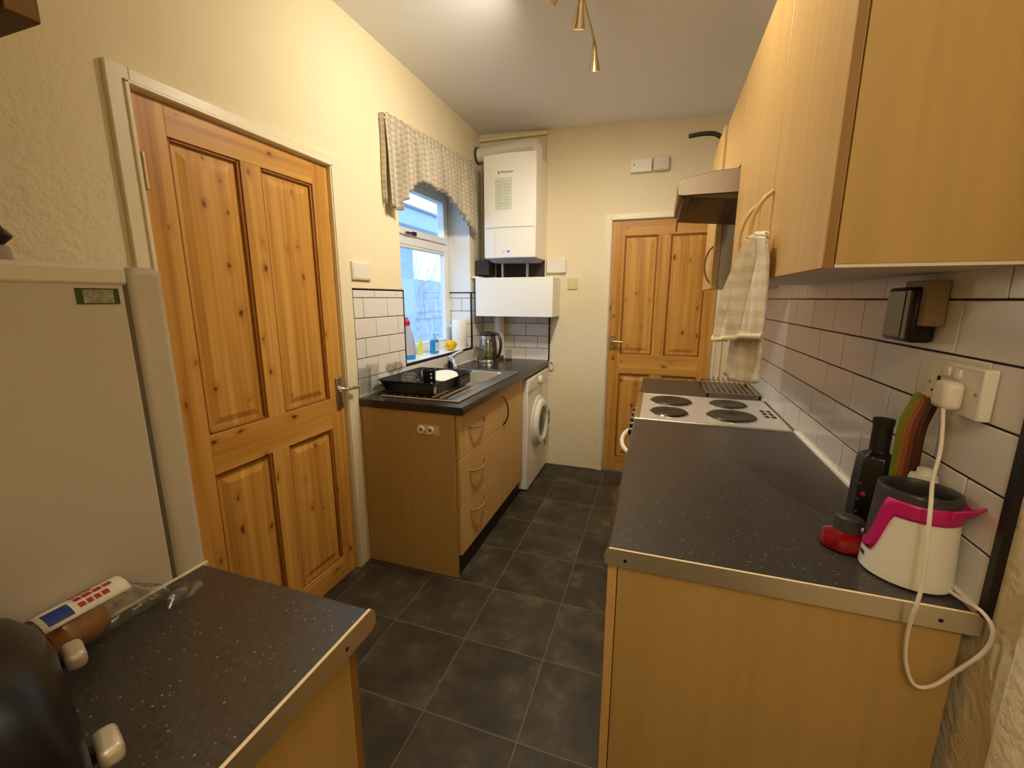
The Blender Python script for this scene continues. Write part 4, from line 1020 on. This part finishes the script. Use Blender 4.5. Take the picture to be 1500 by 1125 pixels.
hc = thing('hood_cupboard', 'short beech cupboard above the cooker hood', 'cupboard', (R - .13, 2.1, 1.90))
box(UX, R - .001, 1.866, 2.366, 1.894, UT).build('carcass', M_BEECHP, hc); box(DX, UX - .002, 1.867, 2.365, 1.894, UT).build('door', M_BEECH, hc, bevel=.0015)
fc = thing('wall_cupboard', 'narrow beech wall cupboard beyond the cooker hood', 'cupboard', (R - .13, 2.6, UZ))
box(UX, R - .001, 2.392, 2.848, UZ + .002, UT).build('carcass', M_MELA, fc, bevel=.001)
d = box(DX - .012, UX - .002, 2.388, 2.850, UZ, UT).build('door', M_BEECH, fc, bevel=.0015)
MB().tube(arc((DX - .012, 2.43, 1.668), (DX - .012, 2.43, 1.49), (-.034, 0, 0), 12), .005, 8).build('handle', mat('brown bow handle', (150, 108, 62), .35), d, smooth=True)
# hood
hd = thing('cooker_hood', 'stainless steel visor cooker hood over the hob', 'cooker hood', (R - .25, 2.1, 1.80))
prof = [(R - .001, 1.885), (.25, 1.885), (.16, 1.880), (.07, 1.862), (.043, 1.846), (.036, 1.832), (.040, 1.802), (.06, 1.800), (R - .001, 1.800)]
m = MB(); m.prism(prof, 'y', 1.868, 2.364); m.build('body', mat('dark stainless', (128, 116, 104), .34, metal=1.0), hd, bevel=.002)
m = MB(); m.hexa([(.05, 1.873, 1.7995), (R - .004, 1.873, 1.7995), (R - .004, 2.360, 1.7995), (.05, 2.360, 1.7995)], [(.06, 1.883, 1.795), (R - .006, 1.883, 1.75), (R - .006, 2.352, 1.735), (.06, 2.352, 1.778)])
m.build('filter_tray', mat('dark hood underside', (84, 66, 46), .5, metal=.5), hd)
for k in range(4): MB().box(.085 + .012 * k, .089 + .012 * k, 1.90, 2.33, 1.785, 1.797).build('grille_slot', M_BLACKM, hd)
box(.15, .165, 1.90, 1.912, 1.786, 1.797).build('switch', M_BLACK, hd)
MB().tube([(.055, 2.345, 1.785), (.055, 2.346, 1.735)], .004, 8).build('pull_cord', mat('brown cord', (96, 62, 32), .6), hd)
# pan
pn = thing('frying_pan', 'frying pan with curved black handle on top of the far wall cupboard', 'pan', (.40, 2.60, UT))
MB().lathe((.402, 2.62, UT + .0005), [(.085, 0), (.09, .002), (.115, .035), (.113, .036), (.088, .005), (.001, .004)], 36).build('bowl', M_IRON, pn, smooth=True)
MB().tube(spline([(.287, 2.60, UT + .030), (.255, 2.598, UT + .014), (.21, 2.597, UT + .036), (.15, 2.598, UT + .042), (.088, 2.60, UT + .038)]), .011, 10).build('handle', M_BLACKM, pn, smooth=True)

# towel over the two handles
tw = thing('towel', 'striped beige hand towel draped through the wall cupboard handles', 'towel', (.21, 1.31, 1.55))
tl = [(.212, 1.285, 1.552), (.202, 1.335, 1.50), (.182, 1.385, 1.42), (.170, 1.402, 1.355), (.160, 1.405, 1.300)]
tr = [(.222, 1.176, 1.552), (.232, 1.165, 1.50), (.236, 1.168, 1.44), (.238, 1.172, 1.38), (.240, 1.178, 1.318)]
def along(P, t):
    s = t * (len(P) - 1); i = min(int(s), len(P) - 2); return Vector(P[i]).lerp(Vector(P[i + 1]), s - i)
def front(u, v):
    a, b = along(tl, v), along(tr, v); p = a.lerp(b, u)
    f = .021 * (1 - .4 * v); p.x += (f * (1.35 * abs(math.sin(u * PI * 3.4 + .5)) - .8) + .005 * math.sin(u * 2 * PI * 6.1 + 3 * v)) * min(1, 4 * u + .2, 4 * (1 - u) + .05) - .022 * math.sin(PI * min(1, u * 1.15)) * min(1, .15 + 1.6 * v); p.y += .008 * math.sin(u * 2 * PI * 2.7 + 1.9); p.z += .012 * math.sin(PI * u) * (1 - v) - .006 * math.sin(u * 5.5) * v
    return tuple(p)
def back(u, v):
    a, b = along(tl, v), along(tr, v); p = a.lerp(b, .06 + .86 * u)
    p.z -= .108 * v + .012 * math.sin(u * 3) * v; p.x = min(p.x + .012 + .010 * v + .008 * math.sin(u * 10 + 1), .2455)
    return tuple(p)
MB().grid(front, 40, 34).build('front_fold', M_TOWEL, tw, smooth=True, solid=.005, ang=80)
MB().grid(back, 30, 34).build('back_fold', M_TOWEL, tw, smooth=True, solid=.005, ang=80)
def over(u, v):
    a, b = Vector(front(u, 0)), Vector(back(u, 0)); p = a.lerp(b, v); p.z += .012 * math.sin(PI * v); return tuple(p)
MB().grid(over, 40, 6).build('top_fold', M_TOWEL, tw, smooth=True, solid=.005, ang=80)
def hemf(u, v):
    p = front(u, .975 + .035 * v); return (p[0] - .003, p[1], p[2] - .004 * v)
MB().grid(hemf, 40, 2).build('hem', mat('pale towel hem', (232, 220, 186), .9), tw, smooth=True, solid=.006, ang=80)

# ---- on the right wall
dp = thing('smart_display', 'black wall display unit with grey screen under the wall cupboard', 'display', (R - .02, 1.14, 1.33))
m = MB(); m.box(.482, R - .0005, 1.085, 1.198, 1.325, 1.437); m.build('case', M_BLACK, dp, bevel=.008)
box(.4805, .4835, 1.118, 1.188, 1.335, 1.428).build('screen', M_LCD, dp)
box(.4802, .4832, 1.098, 1.111, 1.333, 1.430).build('screen_edge', mat('silver grey stripe', (150, 138, 116), .35), dp)
pp = thing('wall_box', 'square cream surface box on the tiles right of the black display', 'socket box', (R - .01, 1.11, 1.36))
box(R - .034, R - .0005, 1.062, 1.155, 1.360, 1.449).build('box', mat('beige box', (158, 138, 102), .55), pp, bevel=.003)
sk_ = thing('double_socket', 'white double wall socket on the tiles above the pink and white gadget', 'socket', (R, .96, 1.255))
box(R - .020, R - .0005, .892, 1.046, 1.213, 1.300).build('plate', M_WHITEP, sk_, bevel=.003)
m = MB()
for yc in (1.008,):
    m.box(R - .0212, R - .0195, yc - .004, yc + .004, 1.262, 1.272); m.box(R - .0212, R - .0195, yc - .017, yc - .009, 1.240, 1.244); m.box(R - .0212, R - .0195, yc + .009, yc + .017, 1.240, 1.244)
m.build('pin_holes', M_BLACKM, sk_)
for y in (.905, 1.034): MB().cyl((R - .0212, y, 1.256), (R - .0195, y, 1.256), .003, seg=12).build('screw', M_STEELD, sk_)
for y in (.955, .985): box(R - .024, R - .0195, y - .008, y + .008, 1.275, 1.292).build('rocker', M_WHITE, sk_, bevel=.002)

# ---- gadget with cable
gd = thing('kettle_gadget', 'white and magenta electric beaker with dark grey open top and cable', 'appliance', (.455, .93, .91))
gx, gy = .462, .912
ax = Vector((.81, -.59, 0)).normalized(); bxv = Vector((-.59, -.81, 0)).normalized()      # long axis toward wall/near, short axis toward viewer
def gp(th, z, off=0.0):
    t = (z - .91) / .165
    A = .067 - .009 * t + off; B = .060 - .007 * t + off
    ce = .0
    p = Vector((gx, gy, z)) + ax * (A * math.cos(th) + ce) + bxv * (B * math.sin(th))
    return p
def zwhite(th):     # top of the white body; dips on the front-left (th = pi)
    c = math.cos(th - math.radians(176)); k = max(0, min(1, (c - .30) / .42)); k = k * k * (3 - 2 * k)
    return 1.038 - .082 * k
def zmag(th):
    c = math.cos(th - math.radians(176)); k = max(0, min(1, (c - .56) / .34)); k = k * k * (3 - 2 * k)
    return 1.066 - .094 * k
NS = 72
def shell(z0f, z1f, off, nz, lip=0):
    def fn(u, v):
        th = 2 * PI * u; z = z0f(th) + (z1f(th) - z0f(th)) * v
        return tuple(gp(th, z, off))
    return MB().grid(fn, NS, nz)
def capped(m, z, off, rev):
    vs = [m.bm.verts.new(gp(2 * PI * k / NS, z, off)) for k in range(NS)]; m.face(vs)
    return m
m = shell(lambda t: .9145, zwhite, .0, 12); capped(m, .9145, 0, 1); m.build('body', M_WHITE, gd, smooth=True, ang=60)
shell(lambda t: zwhite(t) - .001, lambda t: zmag(t), .0008, 5).build('band', M_MAG, gd, smooth=True, solid=.0016, ang=60)
shell(lambda t: zmag(t) - .001, lambda t: 1.078, .0004, 6).build('upper_shell', M_GREYD, gd, smooth=True, ang=60)
def rimf(u, v):
    th = 2 * PI * u; rr_ = [(0.0004, 1.078), (-.001, 1.0815), (-.006, 1.082), (-.009, 1.078), (-.010, 1.00), (-.012, .93)]
    k = v * 5; i = min(int(k), 4); f = k - i; o_ = rr_[i][0] * (1 - f) + rr_[i + 1][0] * f; z = rr_[i][1] * (1 - f) + rr_[i + 1][1] * f
    return tuple(gp(th, z, o_))
m = MB().grid(rimf, NS, 15); capped(m, .93, -.012, 0); m.build('liner', mat('dark liner', (50, 47, 46), .35), gd, smooth=True, ang=60)
MB().hexa([tuple(gp(2.4, 1.0, -.03)), tuple(gp(2.2, 1.0, -.03)), tuple(gp(5.2, 1.0, -.03)), tuple(gp(5.4, 1.0, -.03))], [tuple(gp(2.4, 1.068, -.022)), tuple(gp(2.2, 1.068, -.022)), tuple(gp(5.2, 1.062, -.022)), tuple(gp(5.4, 1.062, -.022))]).build('blade', M_STEELD, gd)
def spout(u, v):
    c = math.cos((u - .5) * PI) ** 1.5; th = (u - .5) * 1.5 - .12; o_ = .026 * c * v
    z = 1.050 + .016 * v + .012 * c * v * v
    return tuple(gp(th, z, .0018 + o_))
MB().grid(spout, 18, 8).build('lip', M_MAG, gd, smooth=True, solid=.003, ang=60)
MB().lathe(gp(math.radians(160), .975, .001), [(.006, 0), (.005, .004), (.001, .005)], 14, tuple(-ax)).build('button', M_CHROME, gd, smooth=True)
o = MB()
for k in range(5):
    th = math.radians(155) - k * .05; o.hexa([tuple(gp(th, .936, .0008)), tuple(gp(th - .03, .936, .0008)), tuple(gp(th - .03, .944, .0008)), tuple(gp(th, .944, .0008))],
        [tuple(gp(th, .936, .0014)), tuple(gp(th - .03, .936, .0014)), tuple(gp(th - .03, .944, .0014)), tuple(gp(th, .944, .0014))])
o.build('badge', M_INK, gd)
for t_ in (.6, 2.4, 3.9, 5.5): p = gp(t_, .9125, -.012); MB().cyl((p.x, p.y, .9102), (p.x, p.y, .916), .006, seg=10).build('foot', M_BLACKM, gd)
# plug and cable
m = MB(); m.box(.478, R - .0205, .925, .970, 1.222, 1.272); po = m.build('plug', M_WHITEP, gd, bevel=.010, seg=3)
cab = [(.484, .935, 1.225), (.478, .915, 1.195), (.470, .893, 1.16), (.452, .862, 1.115), (.440, .832, 1.085), (.436, .815, 1.03), (.436, .806, .965), (.432, .800, .925), (.430, .802, .895), (.432, .808, .85),
       (.440, .812, .80), (.455, .808, .765), (.475, .802, .775), (.500, .800, .815), (.522, .792, .865), (.525, .790, .905), (.517, .806, .925), (.508, .838, .922), (.500, .872, .920), (.495, .885, .922)]
MB().tube(spline(cab, 8), .0030, 10).build('cable', M_CORD, gd, smooth=True)

# black bottle
bk = thing('bottle', 'tall black patterned bottle with pink flecks against the right-hand tiles', 'bottle', (.462, 1.085, .91))
bc = (.470, 1.090)
MB().lathe((bc[0], bc[1], .9105), [(.038, 0), (.041, .004), (.040, .10), (.037, .158), (.033, .170), (.018, .180), (.0175, .184), (.001, .184)], 6).build('body', M_BOTTLE, bk, bevel=.003, ang=20)
MB().lathe((bc[0], bc[1], 1.092), [(.0175, 0), (.0175, .056), (.0190, .058), (.0190, .070), (.001, .071)], 24).build('neck', M_BLACKM, bk, smooth=True)
a_ = math.radians(226); dv = Vector((math.cos(a_), math.sin(a_), 0))
MB().lathe(Vector((bc[0], bc[1], .998)) + dv * .0335, [(.0045, 0), (.0045, .0058), (.001, .0064)], 6, tuple(dv)).build('pink_fleck', mat('pink print', (176, 44, 76), .4), bk)
# red cap gadget
rc = thing('bottle_stopper', 'small red domed gadget with grey collar lying in front of the black bottle', 'gadget', (.39, 1.0, .91))
MB().lathe((.390, .985, .9105), [(.034, 0), (.040, .004), (.041, .012), (.036, .026), (.022, .032), (.001, .033)], 36).build('dome', M_REDG, rc, smooth=True)
MB().lathe((.402, 1.000, .938), [(.026, 0), (.0255, .028), (.020, .032), (.001, .032)], 28, (.08, .1, 1)).build('collar', M_GREYD, rc, smooth=True)
# coloured nested boards behind gadget
names = ['green outermost board of the bent coloured set behind the pink gadget', 'olive yellow board, second in the bent coloured set behind the gadget', 'orange middle board of the bent coloured set behind the gadget',
         'rust red board, fourth in the bent coloured set behind the gadget', 'dark brown board, nearest of the bent coloured set behind the gadget']
dirn = Vector((.43, -.9, 0)).normalized()
for k in range(5):
    base = Vector((.470, 1.038, 0)) + dirn * (.0088 * k); m = MB()
    path = [(.0, .9105), (.0, 1.02), (.0, 1.155), (.002, 1.178), (.018, 1.224), (.026, 1.233 - .003 * k)]
    wv = Vector((1, .30, 0)).normalized(); th_ = dirn * .0084; wd = .014
    L_ = []
    for q, (dx, z) in enumerate(path):
        c = base + wv * dx + Vector((0, 0, z))
        nx, nz = (1, 0) if q < 2 else ((.9, -.25) if q < 4 else (.55, -.8))
        L_.append([m.bm.verts.new(c), m.bm.verts.new(c + th_), m.bm.verts.new(c + th_ + wv * (wd * nx) + Vector((0, 0, wd * nz))), m.bm.verts.new(c + wv * (wd * nx) + Vector((0, 0, wd * nz)))])
    for a, b in zip(L_, L_[1:]):
        for i in range(4): m.face([a[i], a[(i + 1) % 4], b[(i + 1) % 4], b[i]])
    m.face(L_[0][::-1]); m.face(L_[-1])
    tag(m.build('bent_board', M_BOARDS[k], bevel=.0012), names[k], 'board', 'bent coloured boards behind the gadget')
# white pot behind gadget
wp = thing('pot', 'small white pot half hidden behind the pink and white gadget', 'pot', (.497, .985, .91))
MB().lathe((.501, .985, .9105), [(.021, 0), (.022, .005), (.022, .165), (.020, .172), (.001, .173)], 28).build('body', M_WHITEP, wp, smooth=True)
MB().lathe((.501, .985, 1.083), [(.012, 0), (.011, .012), (.001, .014)], 20).build('knob', M_WHITE, wp, smooth=True)

# ================================================================== CEILING LIGHT
cl = thing('spotlight_bar', 'satin metal ceiling spotlight bar with conical heads', 'ceiling light', (-.362, 1.75, 2.60))
BX, BZ = -.362, 2.575
MB().tube([(BX, 1.32, BZ), (BX, 2.275, BZ)], .006, 12).build('bar', M_BRASS, cl, smooth=True)
for y in (1.45, 1.95):
    m = MB(); m.cyl((BX, y, BZ), (BX, y, cz(BX) + .001), .008, seg=14); m.lathe((BX, y, cz(BX) + .001), [(.035, 0), (.035, -.010), (.012, -.016)], 24); m.build('ceiling_mount', M_BRASS, cl, smooth=True)
heads = [((BX, 2.25, BZ - .008), (.0, .40, -1)), ((BX, 1.905, BZ - .008), (-.16, .36, -1)), ((BX - .012, 1.78, BZ - .008), (-.80, .20, -.52)), ((BX, 1.35, BZ - .008), (.75, -.1, -.65))]
for p, d in heads:
    p = Vector(p); d = Vector(d).normalized()
    ho = MB().lathe(p, [(.008, 0), (.011, .006), (.013, .03), (.017, .06), (.027, .105), (.024, .105), (.015, .06), (.009, .03)], 24, tuple(d)).build('spot_head', M_BRASS, cl, smooth=True, ang=60)
    MB().lathe(p, [(.0195, .082), (.0185, .086), (.001, .0865)], 20, tuple(d)).build('lamp', M_BULB, ho, smooth=True)
    ld = bpy.data.lights.new('spot', 'SPOT'); ld.energy = 44 if d.x < -.7 else 33; ld.color = (1.0, .905, .72); ld.spot_size = math.radians(146 if d.x < -.7 else 168); ld.spot_blend = 1.0; ld.shadow_soft_size = .022
    lo = bpy.data.objects.new('spot_light', ld); COL.objects.link(lo); lo.location = p + d * .112
    lo.rotation_euler = d.to_track_quat('-Z', 'Y').to_euler()
    lo.parent = cl; lo.location = p + d * .112 - world_of(cl)

# added fill light: unseen globe behind the viewer, brightens the near end
gl = thing('fill_globe', 'added fill globe on the ceiling, unseen behind the viewer', 'ceiling light', (.05, -.72, 2.6))
MB().lathe((.05, -.72, cz(.05) + .001), [(.05, 0), (.05, -.02), (.03, -.03)], 28).build('base', M_BRASS, gl, smooth=True)
MB().lathe((.05, -.72, cz(.05) - .03), [(.03, 0), (.075, -.03), (.09, -.08), (.075, -.13), (.04, -.155), (.001, -.162)], 32).build('shade', mat('fill globe glow', (255, 244, 220), .4, emit=((255, 232, 190), 5)), gl, smooth=True)
ld = bpy.data.lights.new('globe', 'POINT'); ld.energy = 17; ld.color = (1.0, .905, .72); ld.shadow_soft_size = .08
lo = bpy.data.objects.new('fill_light', ld); COL.objects.link(lo); lo.parent = gl; lo.location = (0, 0, -.30)

# ================================================================== SKY, CAMERA, VIEW
wd_ = bpy.data.worlds.new('overcast dusk sky'); SC.world = wd_; wd_.use_nodes = True
nt = wd_.node_tree; bg = nt.nodes['Background']; bg.inputs[0].default_value = (.46, .70, 1.0, 1); bg.inputs[1].default_value = 4.0

cd = bpy.data.cameras.new('camera'); cd.sensor_width = 36.0; cd.lens = 627.8 / 1500 * 36.0; cd.clip_start = .02
co = bpy.data.objects.new('camera', cd); COL.objects.link(co); SC.camera = co
yaw, pit, rol = math.radians(18.686), math.radians(-11.281), math.radians(.064)
f = Vector((-math.sin(yaw) * math.cos(pit), math.cos(yaw) * math.cos(pit), math.sin(pit)))
r0 = Vector((math.cos(yaw), math.sin(yaw), 0)); u0 = r0.cross(f)
rv = math.cos(rol) * r0 + math.sin(rol) * u0; uv = -math.sin(rol) * r0 + math.cos(rol) * u0
mt = Matrix((rv, uv, -f)).transposed().to_4x4(); mt.translation = Vector((0, 0, EYE)); co.matrix_world = mt

vs = SC.view_settings
SC.display_settings.display_device = 'sRGB'
vs.view_transform = 'Standard'; vs.look = 'None'; vs.exposure = 0.0; vs.gamma = 1.0; vs.use_curve_mapping = False
cy = SC.cycles
cy.max_bounces = 10; cy.diffuse_bounces = 5; cy.glossy_bounces = 4; cy.transparent_max_bounces = 24; cy.transmission_bounces = 6
cy.use_denoising = True; cy.caustics_reflective = False; cy.caustics_refractive = False; cy.sample_clamp_indirect = 6.0
